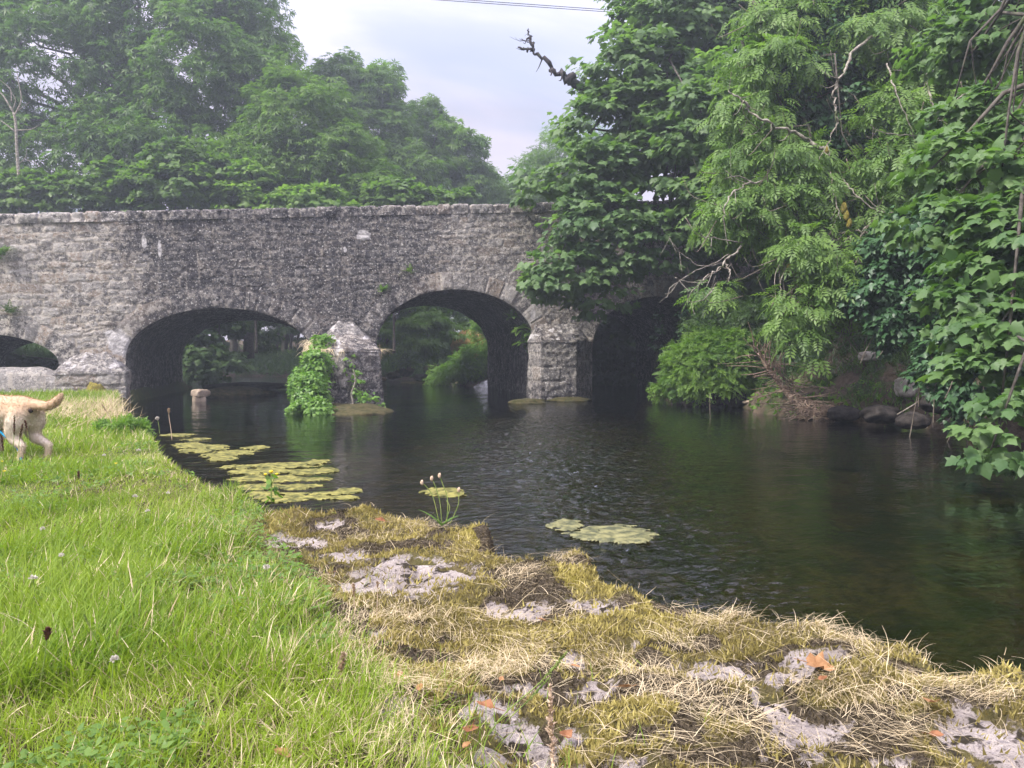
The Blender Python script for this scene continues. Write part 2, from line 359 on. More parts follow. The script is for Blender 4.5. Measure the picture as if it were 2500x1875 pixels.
LUMPS = [(890, 1246, 60, 16, .06), (1160, 1310, 80, 24, .07), (1405, 1372, 110, 30, .08), (1560, 1420, 70, 20, .05), (1060, 1300, 110, 18, .05), (1800, 1490, 110, 24, .06), (1950, 1520, 110, 30, .07), (2400, 1610, 90, 25, .06), (1000, 1700, 150, 40, .05), (1650, 1560, 160, 30, .04), (2050, 1640, 200, 40, .04), (1850, 1740, 160, 40, .04), (1500, 1640, 200, 30, .05)]
def bank_z(x, y):
    d, i = seg_dist(x, y, SH); ins = inside(x, y, BANK); sd = np.where(ins, d, -d)
    led = i >= I_LEDGE - 1
    top = .27 + .07 * (fbm(x * 1.1, y * 1.1, 3) - .5) + (.09 * (fbm(x * 4.2, y * 4.2, 5) - .5) + .04 * (fbm(x * 13, y * 13, 6, 3) - .5)) * led
    for (px, py, rx, ry, h) in LUMPS:
        cx, cy, a, b = wpatch(px, py, rx, ry); s, c = math.sin(YAW), math.cos(YAW); dx, dy = x - cx, y - cy
        q = ((dx * c - dy * s) / a) ** 2 + ((dx * s + dy * c) / b) ** 2; top = top + .6 * h * np.exp(-q * 1.2)
    gm = inside(x, y, GRASSP)
    top = top + np.where(gm, .1 * sst(0, 3, np.hypot(x - GL[3, 0], y - GL[3, 1])) * (fbm(x * .7, y * .7, 9) - .35), 0)
    wob = .10 * (fbm(x * 6, y * 6, 11) - .5)
    w = np.where(led, .16, .26)
    prof = sst(-.1, 1, (sd + wob * led) / w * .9 + .25)
    return -.75 + (top + .75) * prof, sd, gm
ROCKP = [(1030, 1385, 135, 46), (920, 1395, 90, 34), (730, 1305, 70, 18), (830, 1340, 70, 16), (960, 1350, 60, 14), (1330, 1300, 25, 8), (1010, 1295, 40, 8), (1450, 1455, 60, 22), (1300, 1745, 120, 24), (1530, 1535, 40, 10), (1380, 1560, 50, 14), (1770, 1600, 130, 36), (1860, 1620, 70, 26), (1180, 1715, 80, 28), (1100, 1740, 50, 26), (2440, 1800, 120, 75), (2380, 1720, 60, 30), (1500, 1840, 190, 40), (1250, 1790, 120, 30), (1800, 1870, 200, 30), (2050, 1800, 90, 20), (1950, 1760, 70, 20), (2150, 1850, 100, 30), (1240, 1880, 100, 30), (900, 1525, 50, 18), (690, 1290, 30, 8), (1280, 1660, 60, 12), (1760, 1730, 50, 16)]
DARKP = [(1000, 1315, 130, 14), (880, 1330, 60, 10), (1260, 1385, 90, 26), (1310, 1430, 110, 30), (1360, 1470, 70, 16), (890, 1515, 80, 16), (1030, 1580, 90, 16), (1820, 1575, 90, 16), (1650, 1540, 90, 12), (1280, 1650, 120, 20), (1320, 1750, 110, 36), (1230, 1700, 60, 18), (1860, 1690, 120, 22), (2130, 1745, 160, 24), (1750, 1800, 140, 20), (2300, 1680, 80, 16), (2200, 1620, 70, 10), (1520, 1450, 40, 14), (740, 1322, 70, 12), (800, 1465, 70, 16), (2480, 1690, 60, 20), (1400, 1860, 90, 26), (1950, 1700, 70, 24)]
YELP = [(905, 1236, 60, 14), (1190, 1300, 70, 22), (1430, 1345, 70, 16), (1540, 1400, 80, 18), (1400, 1400, 30, 20), (1660, 1450, 90, 16)]
def masks(x, y):                  # bare rock and blackish moss: the patches the photo shows plus smaller random ones
    f = fbm(x * 3.1, y * 3.1, 23, 5); g = fbm(x * 4.3 + 5, y * 4.3, 24, 5)
    rock = np.maximum(patchmask(x, y, ROCKP), sst(.585, .66, f) * .8); return rock, np.maximum(np.maximum(patchmask(x, y, DARKP) * .72, sst(.61, .68, g) * .7), sst(.5, .57, f) * .62 * (rock < .5))
FX = (-1.9, 2.9); FY = (.9, 6.2)
def ground_mesh(name, mat, xr, yr, st, hole=None):
    xs = np.arange(xr[0], xr[1] + st, st); ys = np.arange(yr[0], yr[1] + st, st)
    X, Y = np.meshgrid(xs, ys, indexing='ij'); x, y = X.ravel(), Y.ravel(); z, sd, gm = bank_z(x, y)
    q = grid_faces(len(xs), len(ys)); c = np.stack([x[q].mean(1), y[q].mean(1)], 1)
    k = sd[q].max(1) > -.5
    if hole: k &= ~((c[:, 0] > hole[0][0]) & (c[:, 0] < hole[0][1]) & (c[:, 1] > hole[1][0]) & (c[:, 1] < hole[1][1]))
    rock, dark = masks(x, y); yel = patchmask(x, y, YELP)
    z = z - .016 * sst(.45, .6, rock) + rock * .012 * (fbm(x * 14, y * 14, 21) - .5) * 3
    pit = sst(.62, .72, vn(x * 16, y * 16, 33)) * sst(.5, .7, rock); z = z - .02 * pit
    gd, _ = seg_dist(x, y, GL); soil = np.where(gm, sst(.0, .2, gd), 0)
    return npmesh(name, np.column_stack([x, y, z]), q[k], mat, None, dict(rock=rock * (1 - .9 * pit), dark=dark, soil=soil, yellow=yel), True)
tag(ground_mesh('rock_ledge', M['ledge'], FX, FY, .0135), kind='structure')
tag(ground_mesh('river_bank', M['meadow'], (-26, 5.0), (-4, 27), .11, ((FX[0] + .02, FX[1] - .02), (FY[0] + .02, FY[1] - .02))), kind='structure')
def sheet(name, mat, xr, yr, st, zf, attrs=None, keep=None, smooth=True):
    xs = np.linspace(*xr, max(2, int((xr[1] - xr[0]) / st))); ys = np.linspace(*yr, max(2, int((yr[1] - yr[0]) / st)))
    X, Y = np.meshgrid(xs, ys, indexing='ij'); x, y = X.ravel(), Y.ravel(); q = grid_faces(len(xs), len(ys))
    if keep is not None: q = q[keep(x[q].mean(1), y[q].mean(1))]
    return npmesh(name, np.column_stack([x, y, zf(x, y)]), q, mat, None, {k: f(x, y) for k, f in (attrs or {}).items()}, smooth)
def ripple(x, y):
    yy = np.maximum(y, .5); c = np.exp(-((x - .75 - .236 * yy) / (.16 * yy + .25)) ** 2) * sst(2.2, 3.4, y) * sst(21, 11, y)
    calm = sst(1.2, .2, x + .12 * y - 1.0) * sst(3, 5, y)
    return np.clip(.12 + .95 * c + .22 * (fbm(x * .5, y * .5, 41) - .5) - .1 * calm + .5 * sst(27, 30, y), .04, 1.3)
wx = np.concatenate([np.arange(-34, -3, .8), np.arange(-3, 7.4, .024), np.arange(7.4, 12, .12), np.arange(12, 34, .8)]); wy = np.concatenate([np.arange(-8, 1.8, .6), np.arange(1.8, 9, .019), np.arange(9, 14, .036), np.arange(14, 27, .09), np.arange(27, 62, .3)])
X, Y = np.meshgrid(wx, wy, indexing='ij'); x, y = X.ravel(), Y.ravel(); rp = ripple(x, y); ux = x * .94 + y * .34; uy = -x * .34 + y * .94; ux = ux + .12 * fbm(x * 3, y * 3, 45); uy = uy + .2 * fbm(x * 2.2, y * 2.2, 46)
hgt = rp * (.8 + .6 * sst(.5, 1.0, rp)) * (.007 * (fbm(ux * 4.5, uy * 7.5, 42, 2) - .5) + .012 * (vn(ux * 17, uy * 29, 43) - .5) + .0105 * (vn(ux * 27, uy * 40, 44) - .5)) * sst(24, 16, y) + .012 * (fbm(ux * .8, uy * 1.3, 47, 2) - .5)
tag(npmesh('river_water', np.column_stack([x, y, hgt]), grid_faces(len(wx), len(wy)), M['water'], None, {'ripple': rp}, True), kind='structure')
tag(sheet('river_bed', M['bed'], (-30, 30), (-6, 60), .16, lambda x, y: -.62 + .3 * (fbm(x * .9, y * .9, 51) - .5) + .22 * (fbm(x * 2.7, y * 2.7, 52) - .5) - .1 * sst(4, 12, y)), kind='structure')
tag(sheet('ground', M['meadow'], (-320, 320), (-220, 420), 20, lambda x, y: 0 * x - 1.3), kind='structure')
RPX = [(1600, 968), (1640, 984), (1720, 990), (1800, 986), (1850, 1008), (1960, 1020), (2080, 1032), (2200, 1040), (2300, 1050), (2400, 1062), (2500, 1080)]
RS = np.array([onz(a, b, 0)[:2] for a, b in RPX])
RS = np.concatenate([[(8.6, 27.2), (8.5, 21)], RS, [RS[-1] + [1.0, -2.5], RS[-1] + [3, -8], RS[-1] + [6, -16]]])
RBANK = np.concatenate([RS, [(45, -8), (45, 27.2)]])
def rbank_z(x, y):
    d, _ = seg_dist(x, y, RS); ins = inside(x, y, RBANK); sd = np.where(ins, d, -d) + .5 * (fbm(x * 1.6, y * 1.6, 61) - .5)
    z = np.interp(sd, [-.5, 0, .25, 1, 2.2, 3.6, 6, 30], [-.8, -.02, .3, .75, 1.7, 3.2, 4.1, 4.6])
    return z + .22 * (fbm(x * 3.5, y * 3.5, 62) - .5) * sst(0, .4, sd), sd
tag(sheet('far_river_bank', M['soil'], (4.5, 34), (-6, 20.0), .1, lambda x, y: rbank_z(x, y)[0], keep=lambda x, y: rbank_z(x, y)[1] > -.4), kind='structure')
RIV = np.array([(-5.0, 26), (-5.1, 29), (-6.4, 33), (-11, 37), (-30, 43), (-34, 56), (-12, 47.5), (-5, 42), (0, 38), (2.9, 35.4), (4.2, 31), (4.6, 26)])
def far_z(x, y):
    d, _ = seg_dist(x, y, np.concatenate([RIV, RIV[:1]])); sd = np.where(inside(x, y, RIV), -d, d) + .6 * (fbm(x * .8, y * .8, 71) - .5)
    return np.interp(sd, [-1.2, 0, .4, 2, 5, 14], [-.8, 0, .25, .6, 1.2, 2.2]) + .2 * (fbm(x * 2, y * 2, 72) - .5) * sst(0, .5, sd), sd
tag(sheet('upstream_bank', M['soil'], (-34, 30), (26.75, 62), .25, lambda x, y: far_z(x, y)[0], keep=lambda x, y: far_z(x, y)[1] > -1.1), kind='structure')
# ---------------------------------------------------------------- the stone bridge
BY, BL = 20.0, 6.7
ARCH = [(-8.3, 1.85, .93, .73), (-2.8, 2.2, 1.05, 1.25), (3.04, 2.1, 1.4, 1.46), (8.75, 2.0, 1.35, 1.42)]
def topz(x): return 4.9 + .062 * x
def stones(u, v, seed, ch=(.06, .24), cw=(.12, .55), warp=.1):
    rg = np.random.default_rng(seed)
    uu = u + warp * 2 * (fbm(u * 4, v * 4, seed, 4) - .5); vv = v + warp * 1.5 * (fbm(u * 1.1 + 9, v * 3, seed + 1, 2) - .5) + warp * .9 * (fbm(u * 8 + 9, v * 8, seed + 2, 3) - .5)
    v0, v1 = vv.min() - .1, vv.max() + .1; b = [v0]
    while b[-1] < v1: b.append(b[-1] + rg.uniform(*ch))
    b = np.array(b); ci = np.clip(np.searchsorted(b, vv) - 1, 0, len(b) - 2)
    R = np.zeros(u.shape); D = np.zeros(u.shape)
    for c in range(len(b) - 1):
        m = ci == c
        if not m.any(): continue
        u0, u1 = uu[m].min() - .2, uu[m].max() + .6; e = [u0 - rg.uniform(0, .4)]
        h = b[c + 1] - b[c]
        while e[-1] < u1: e.append(e[-1] + rg.uniform(*cw) * (.7 + 1.2 * h))
        e = np.array(e); k = np.searchsorted(e, uu[m]) - 1
        R[m] = rg.random(len(e))[k]
        D[m] = np.minimum(np.minimum(uu[m] - e[k], e[k + 1] - uu[m]), np.minimum(vv[m] - b[c], b[c + 1] - vv[m]))
    return R, np.maximum(D, 0)
def relief(u, v, seed, amp=.016, **kw):
    R, D = stones(u, v, seed, **kw)
    r = amp * (sst(0, .035, D) * (.15 + .85 * R)) + amp * 2.0 * (fbm(u * 6, v * 9, seed + 5) - .5) + .5 * amp * (fbm(u * 28, v * 28, seed + 6, 3) - .5)
    return r, R, (1 - sst(.006, .038, D)) * sst(.3, .6, fbm(u * 1.7, v * 1.7, seed + 8))
def in_arch(x, z, g):
    m = np.zeros(x.shape, bool)
    for (c, a, s, b) in ARCH:
        m |= (np.abs(x - c) < a + g) & (z < s + (b + g) * np.sqrt(np.clip(1 - ((x - c) / (a + g)) ** 2, 0, 1)))
    return m
LICH = [tuple(onY(a, b, BY)[[0, 2]]) + (r, q) for a, b, r, q in ((292, 838, .30, .34), (887, 575, .2, .15), (352, 590, .07, .2), (390, 610, .05, .22), (842, 610, .05, .09), (270, 815, .12, .1), (980, 760, .1, .2), (1300, 770, .08, .16))]
def stain(x, z):
    t = topz(x) - z
    s = sst(-5.7, -4.0, x + 2.2 * (fbm(z * 1.6, x * .9, 81) - .5) + .25 * (z - 3)) * (1 - .6 * sst(1.0, 3.0, x))
    s = s * (.55 + .75 * fbm(x * 1.4, z * .55, 82)) + .25 * fbm(x * 2.5, z * .3, 83)
    s = s * sst(.0, .5, t + .15)
    return np.clip(s, .12, 1.1)
def lichen(x, z):
    v = np.zeros(x.shape)
    for (a, b, r, q) in LICH: v = np.maximum(v, 1.3 - np.hypot((x - a) / r, (z - b) / q) + .7 * (fbm(x * 9, z * 9, 84) - .5))
    return np.clip(v, 0, 1)
br = thing('stone_bridge', 'old grey rubble stone road bridge with four round arches over the river', 'bridge', (0, BY + BL / 2, 0))
COP = .26
def wall(name, y, sgn, st, x0, x1, seed):
    xs = np.arange(x0, x1, st); nz = int(5.6 / st); t = np.linspace(0, 1, nz)
    X, T = np.meshgrid(xs, t, indexing='ij'); x = X.ravel(); zt = topz(x) - COP; z = -.9 + T.ravel() * (zt + .9)
    r, R, mo = relief(x, z - .045 * x, seed)
    q = grid_faces(len(xs), nz); k = ~in_arch(x[q].mean(1), z[q].mean(1), .06)
    if sgn > 0: q = q[:, ::-1]
    return npmesh(name, np.column_stack([x, y + sgn * r, z]), q[k], M['stone'], br, dict(stone=R, mortar=mo, stain=stain(x, z), lichen=lichen(x, z)), True)
wall('spandrel_wall', BY, -1, .022, -10.5, 12.2, 101)
wall('spandrel_wall', BY + BL, 1, .09, -16, 14, 131)
def coping(y0, seed):
    xs = np.arange(-10.5, 12.2, .02) if y0 < 22 else np.arange(-16, 14, .1)
    prof = [(0, 0), (0, .05), (0, .1), (0, .15), (0, .19), (.01, .22), (.03, .245), (.07, .26), (.15, .265), (.25, .265), (.36, .26), (.41, .23), (.43, .18), (.44, .09), (.44, 0)]
    rg = np.random.default_rng(seed); e = [-17.0]
    while e[-1] < 15: e.append(e[-1] + rg.uniform(.26, .78))
    e = np.array(e); X = xs + .03 * (fbm(xs * 3, xs * 0, seed) - .5); k = np.searchsorted(e, X) - 1
    R = rg.random(len(e))[k]; R2 = rg.random(len(e))[k]; D = np.minimum(X - e[k], e[k + 1] - X); rl = sst(0, .06, D)
    V = []; st = []; mo = []
    for (py, pz) in prof:
        n = fbm(xs * 7 + py * 5, xs * 0 + pz * 9 + py * 6, seed + 2) - .5
        y = y0 + py - (.035 * rl * (.4 + R) + .09 * n) * (1 if py < .2 else -1)
        z = topz(xs) - COP + pz * (.92 + .10 * R2 * rl + .11 * n) - (.016 * (1 - rl) if pz > .17 else 0)
        V.append(np.column_stack([xs, y, z])); st.append(R); mo.append((1 - sst(.008, .035, D)) * .8)
    V = np.stack(V, 1).reshape(-1, 3); q = grid_faces(len(xs), len(prof)); a = np.stack(st, 1).ravel(); b = np.stack(mo, 1).ravel()
    return npmesh('parapet_coping', V, q, M['stone'], br, dict(stone=a, mortar=b, stain=stain(V[:, 0], V[:, 2] - .6) * .55 + .25, lichen=0 * a), True)
coping(BY - .01, 201); coping(BY + BL - .43, 203)
def arch_path(A, n=90, jb=16):
    c, a, s, b = A; th = np.linspace(math.pi, 0, n); ex, ez = c + a * np.cos(th), s + b * np.sin(th)
    zl = np.linspace(-.9, s, jb)[:-1]
    P = np.concatenate([np.column_stack([c - a + 0 * zl, zl]), np.column_stack([ex, ez]), np.column_stack([c + a + 0 * zl, zl])[::-1]])
    T = unit(np.gradient(P, axis=0)); N = np.column_stack([-T[:, 1], T[:, 0]]); L = np.concatenate([[0], np.cumsum(np.hypot(*np.diff(P, axis=0).T))])
    W = np.where((P[:, 1] > s - .02), .46, .27 + .19 * sst(s - .5, s, P[:, 1]))
    return P, N, L, W
for ai, A in enumerate(ARCH):
    P, N, L, W = arch_path(A, 110, 20)
    Lf = np.linspace(0, L[-1], int(L[-1] / .022)); ip = lambda a: np.interp(Lf, L, a)
    Pf = np.column_stack([ip(P[:, 0]), ip(P[:, 1])]); Nf = unit(np.column_stack([ip(N[:, 0]), ip(N[:, 1])])); Wf = ip(W)
    nw = 20; w = np.linspace(0, 1, nw); LL, WW = np.meshgrid(Lf, w, indexing='ij'); u, v = LL.ravel(), (WW * Wf[:, None]).ravel()
    r, R, mo = relief(u, v * 0 + .5 + .1 * v, 300 + ai, .028, ch=(2, 3), cw=(.06, .12), warp=.03)
    edge = sst(0, .12, WW.ravel()); pos = Pf[:, None] + Nf[:, None] * (WW * (Wf * (1 + .14 * (fbm(Lf * 2.7, Lf * 0, 7 + ai) - .5)))[:, None])[..., None]
    pos = pos.reshape(-1, 2); yy = BY - .035 - r * edge * (1 - .6 * sst(.85, 1, WW.ravel()))
    sx = stain(pos[:, 0], pos[:, 1]) * .9
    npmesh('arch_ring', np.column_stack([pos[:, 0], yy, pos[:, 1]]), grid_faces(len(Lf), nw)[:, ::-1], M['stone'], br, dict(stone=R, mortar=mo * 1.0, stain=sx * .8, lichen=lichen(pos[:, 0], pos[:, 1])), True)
    Lb = np.linspace(0, L[-1], int(L[-1] / .05)); ip2 = lambda a: np.interp(Lb, L, a)
    Pb = np.column_stack([ip2(P[:, 0]), ip2(P[:, 1])]); Nb = unit(np.column_stack([ip2(N[:, 0]), ip2(N[:, 1])]))
    ys = np.concatenate([[BY - .035], np.arange(BY + .02, BY + BL + .05, .07)]); LL, YY = np.meshgrid(Lb, ys, indexing='ij')
    r, R, mo = relief(LL.ravel(), YY.ravel(), 340 + ai, .022, ch=(.18, .3), cw=(.4, .8))
    r = r * sst(BY, BY + .15, YY.ravel()); pos = (Pb[:, None] - Nb[:, None] * r.reshape(LL.shape)[..., None]).reshape(-1, 2)
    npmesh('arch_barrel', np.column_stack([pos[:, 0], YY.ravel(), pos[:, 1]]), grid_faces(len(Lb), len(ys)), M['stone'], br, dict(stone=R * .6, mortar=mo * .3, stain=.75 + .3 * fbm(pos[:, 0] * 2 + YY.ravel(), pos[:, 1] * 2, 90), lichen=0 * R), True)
def pier(plan, capz, apex, seed, bot=-.9, batter=0, sn=.4, lich=.0):
    """plan: front outline from the left corner on the wall to the right corner; apex: cap ridge along the wall"""
    P = np.array(plan, float); L = np.concatenate([[0], np.cumsum(np.hypot(*np.diff(P, axis=0).T))]); s = np.unique(np.concatenate([np.linspace(0, L[-1], int(L[-1] / .025)), L]))
    Q = np.column_stack([np.interp(s, L, P[:, 0]), np.interp(s, L, P[:, 1])]); T = unit(np.gradient(Q, axis=0)); N = np.column_stack([T[:, 1], -T[:, 0]])
    cz = np.interp(s, L, capz) if np.ndim(capz) else np.full(len(s), capz); z01 = np.linspace(0, 1, 90)
    SS, ZZ = np.meshgrid(s, z01, indexing='ij'); z = bot + ZZ * (cz[:, None] - bot)
    r, R, mo = relief(SS.ravel(), z.ravel(), seed, .03, ch=(.3, .42), cw=(.4, .75), warp=.03)
    r = r.reshape(SS.shape) + batter * np.clip(cz[:, None] - z, 0, 3); p = Q[:, None] + N[:, None] * r[..., None]
    V = np.column_stack([p.reshape(-1, 2), z.ravel()])
    o = npmesh('pier', V, grid_faces(len(s), 90), M['stone'], br, dict(stone=.35 + .6 * R, mortar=mo * .5, stain=np.clip(sn + .5 * sst(.7, .1, V[:, 2]) * fbm(V[:, 0] * 3, V[:, 2] * 3, seed), 0, 1), lichen=0 * R), True)
    o['_o'] = br['_o']
    # sloping cap, its own stones
    a0, a1 = np.array(apex[0], float), np.array(apex[1], float); tt = (s / L[-1])
    nk = 40; k = np.linspace(0, 1, nk); base = np.column_stack([Q + N * .03, cz]); top = a0 + (a1 - a0) * sst(.12, .88, tt)[:, None]
    G = base[:, None] * (1 - k)[None, :, None] + top[:, None] * k[None, :, None]
    n = (fbm(G[..., 0] * 5 + 3, G[..., 2] * 6 + G[..., 1] * 4, seed + 3) - .5); n2 = fbm(G[..., 0] * 14 + 3, G[..., 2] * 14 + G[..., 1] * 12, seed + 4) - .5; G[..., 2] += .13 * n + .06 * n2; G[..., 1] -= .07 * n
    lip = np.concatenate([base[:, None] - [0, 0, .06], G], 1); nk += 1
    R, D = stones((SS[:, :1] + 0 * lip[..., 0]).ravel(), (lip[..., 2] * 1.0).ravel(), seed + 9, (.5, .9), (.5, .9), .03)
    V = lip.reshape(-1, 3); c = npmesh('pier_cap', V, grid_faces(len(s), nk), M['stone'], br, dict(stone=.25 + .5 * R, mortar=0 * R, stain=.42 + .9 * sn * fbm(V[:, 0] * 4, V[:, 1] * 4, seed), lichen=np.clip(fbm(V[:, 0] * 7, V[:, 2] * 9, seed) * 1.6 - .62 + lich, 0, 1)), True)
    c.parent = o
    return o
pier([(-6.5, 19.99), (-6.28, 19.2), (-4.82, 19.2), (-4.92, 19.99)], .76, ((-6.05, 19.97, 1.2), (-5.4, 19.97, 1.2)), 401, sn=.25)
pier([(-.66, 19.99), (-.5, 17.5), (.12, 16.9), (.86, 17.2), (.98, 19.99)], 1.27, ((.0, 19.9, 2.0), (.35, 19.9, 2.0)), 402, batter=.06, sn=.6)
pier([(4.96, 19.99), (5.1, 19.2), (6.05, 19.2), (6.72, 19.99)], 1.53, ((5.12, 19.9, 1.97), (6.2, 19.9, 1.97)), 403, sn=.5)
# road deck between the parapets
def boxmesh(name, lo, hi, mat, parent=None, kind=None):
    x, y, z = np.meshgrid(*[(a, b) for a, b in zip(lo, hi)], indexing='ij'); V = np.column_stack([x.ravel(), y.ravel(), z.ravel()])
    q = [(0, 1, 3, 2), (4, 6, 7, 5), (0, 4, 5, 1), (2, 3, 7, 6), (0, 2, 6, 4), (1, 5, 7, 3)]
    o = npmesh(name, V, np.array(q), mat, parent)
    return tag(o, kind=kind) if kind else o
xs = np.linspace(-16, 14, 61); V = []
for y in (BY + .36, BY + BL - .36): V.append(np.column_stack([xs, xs * 0 + y, topz(xs) - 1.15]))
tag(npmesh('road', np.concatenate(V), np.column_stack([np.arange(60), np.arange(60) + 1, np.arange(60) + 62, np.arange(60) + 61]), M['asphalt']), kind='structure')
# low sill wall across the left arch
xs = np.arange(-10.2, -6.28, .03); n = len(xs); prof = [(19.72, -.4), (19.7, .1), (19.7, .35), (19.71, .55), (19.74, .7), (19.8, .8), (19.9, .86), (20.05, .88), (20.2, .86), (20.3, .78), (20.32, .4), (20.32, -.4)]
top = .98 + .05 * (fbm(xs * 2.2, xs * 0, 95) - .5) - .22 * sst(-6.9, -6.3, xs)
V = np.stack([np.column_stack([xs, y - .05 * (fbm(xs * 4, xs * 0 + z * 6 + y * 3, 96) - .5), np.where(z > 0, z * top, z) + .03 * (fbm(xs * 5, xs * 0 + z * 3, 97) - .5)]) for y, z in prof], 1).reshape(-1, 3)
npmesh('arch_sill', V, grid_faces(n, len(prof)), M['stone'], br, dict(stone=.6 + 0 * V[:, 0], mortar=0 * V[:, 0], stain=.2 + 0 * V[:, 0], lichen=np.clip(fbm(V[:, 0] * 5, V[:, 2] * 5, 98) * 1.3 - .55, 0, 1)), True)
# ---------------------------------------------------------------- trees, shrubs, ivy
FACE = unit(np.array([-.1, -1, .5]))
def limb(a, b, sag, n=7, rg=RG):
    t = np.linspace(0, 1, n)[:, None]; P = a + (b - a) * t; L = np.linalg.norm(b - a)
    P[:, 2] += sag * L * (t[:, 0] * (1 - t[:, 0])) * 2; P[1:-1] += rg.normal(size=(n - 2, 3)) * .03 * L
    return P
def tree(name, label, cat, base, trunk, blobs, ncl, per, cr, size, tmpl, leaf, bark='bark', nlimb=18, group=None, droop=.6, flat=.45, up=.7, seed=1, rt=.2, extra=None, face=FACE, twigs=None, keep=None, crown='crown'):
    rg = np.random.default_rng(seed); base = np.array(base, float)
    t = thing(name, label, cat, base, group)
    pos, tip, nrm, sz, rnd, C = crown_leaves(blobs, ncl, per, cr, size, droop, face, flat, rg, 0, up, keep)
    V, Fc, A = scatter(tmpl, pos, tip, nrm, sz, rnd); npmesh(crown, V, Fc, leaf, t, {'rnd': A})
    acc = Acc(); tr = np.array(trunk, float)
    TP, TR = smooth_path(tr, np.linspace(rt, rt * .35, len(tr)), 6); TP[1:] += rg.normal(size=(len(TP) - 1, 3)) * rt * .12
    acc.add(*tube(TP, TR, 10))
    for k in rg.choice(len(C), min(nlimb, len(C)), replace=False):
        i = rg.integers(len(TP) // 4, len(TP)); r0 = TR[i] * .5; P = limb(TP[i], C[k], .12, 7, rg); acc.add(*tube(P, np.linspace(r0, max(.008, r0 * .12), 7), 5))
        for q in range(2):
            j = rg.integers(3, 6); k2 = np.argsort(np.linalg.norm(C - P[j], axis=1))[rg.integers(0, min(6, len(C)))]
            acc.add(*tube(limb(P[j], C[k2], .1, 5, rg), np.linspace(r0 * .3, .006, 5), 4))
    acc.build('trunk', bark, t)
    if extra: extra(t, rg, C)
    return t
# --- beyond the bridge, left to right
tree('chestnut_tree', 'huge leafy tree rising out of the picture behind the left half of the bridge', 'tree', (-7.5, 36, 1.2),
     [(-7.5, 36, 1.0), (-7.6, 36, 5), (-8, 36, 9), (-8.4, 36.3, 14)],
     [pblob(120, 180, 33.5, 260, 200, 3.2), pblob(380, 60, 34, 250, 190, 3.2), pblob(250, -190, 35, 330, 200, 4), pblob(520, 190, 33, 170, 170, 3), pblob(560, 40, 34, 120, 110, 2.4), pblob(160, 400, 32.5, 280, 120, 2.6), pblob(420, 370, 32.5, 200, 130, 2.6), pblob(660, 260, 33, 95, 110, 2.2), pblob(640, 150, 34, 75, 65, 1.6), pblob(-160, 250, 34, 220, 330, 3), pblob(400, 480, 31.5, 180, 60, 1.6)],
     1500, 40, .72, .29, L_PALM, M['leaf_chestnut'], M['bark'], 34, 'trees beyond the bridge', .6, .85, seed=11, rt=.42)
tree('sycamore_tree', 'broad mid green tree behind the bridge parapet between the huge tree and the pointed ones', 'tree', (-3.6, 33, 1.2),
     [(-3.6, 33, 1.0), (-3.5, 33, 5), (-3.4, 33, 8)],
     [pblob(730, 330, 31.5, 130, 120, 2.2), pblob(660, 430, 31, 150, 90, 2), pblob(820, 420, 31.5, 120, 100, 2), pblob(880, 480, 31.2, 100, 60, 1.6), pblob(700, 500, 31, 200, 60, 1.6)],
     520, 40, .62, .26, L_PALM, M['leaf_mid'], M['bark'], 20, 'trees beyond the bridge', .6, .85, seed=12, rt=.22)
tree('chestnut_tree', 'pointed open crowned tree over mid bridge, taller than the one beside the sky gap', 'tree', (1.5, 40, 1.2),
     [(1.3, 40, 1.0), (1.4, 40, 6), (1.2, 40, 12.5)],
     [pblob(830, 240, 39, 55, 85, 1.6), pblob(900, 250, 39, 80, 70, 1.8), pblob(935, 210, 39, 28, 50, .8), pblob(900, 360, 39, 130, 110, 2.2), pblob(960, 440, 38.5, 130, 80, 2), pblob(830, 175, 39, 26, 30, .6)],
     330, 34, .6, .32, L_PALM, M['leaf_mid'], M['bark'], 26, 'trees beyond the bridge', .7, .85, seed=13, rt=.24)
tree('chestnut_tree', 'lower open crowned tree behind the parapet, second from the sky gap on its left side', 'tree', (5.0, 42, 1.2),
     [(5.0, 42, 1.0), (5.0, 42, 6), (4.9, 42, 10.5)],
     [pblob(1045, 290, 41, 28, 42, .8), pblob(1050, 370, 41, 80, 75, 2), pblob(1110, 400, 41, 70, 65, 1.8), pblob(1010, 440, 40.5, 90, 70, 1.8), pblob(1130, 340, 41, 36, 40, .9), pblob(1150, 450, 41, 60, 50, 1.6)],
     260, 34, .55, .32, L_PALM, M['leaf_mid'], M['bark'], 22, 'trees beyond the bridge', .7, .85, seed=14, rt=.2)
tree('willow_tree', 'small pale feathery tree just left of the lowest point of the sky gap', 'tree', (9.2, 52, 1.0),
     [(9.2, 52, .8), (9.2, 52, 5), (9.3, 52, 9)], [pblob(1165, 470, 50, 55, 50, 2), pblob(1195, 490, 50, 30, 40, 1.5), pblob(1110, 480, 50, 70, 45, 2)],
     110, 90, .7, .26, L_SPRIG, M['leaf_pale'], M['bark'], 10, 'trees beyond the bridge', .9, .7, seed=15, rt=.14)
tree('hawthorn_tree', 'small hazy tree sloping up from the sky gap to the right behind the bridge end', 'tree', (13, 44, 1.0),
     [(13, 44, .8), (13, 44, 5), (13, 44, 8)], [pblob(1270, 490, 42, 60, 40, 2), pblob(1330, 460, 41, 75, 70, 2.4), pblob(1400, 420, 40, 90, 110, 2.6), pblob(1235, 505, 43, 45, 22, 1.2)],
     190, 80, .65, .22, L_SPRIG, M['leaf_mid'], M['bark'], 14, 'trees beyond the bridge', .6, .7, seed=16, rt=.15)
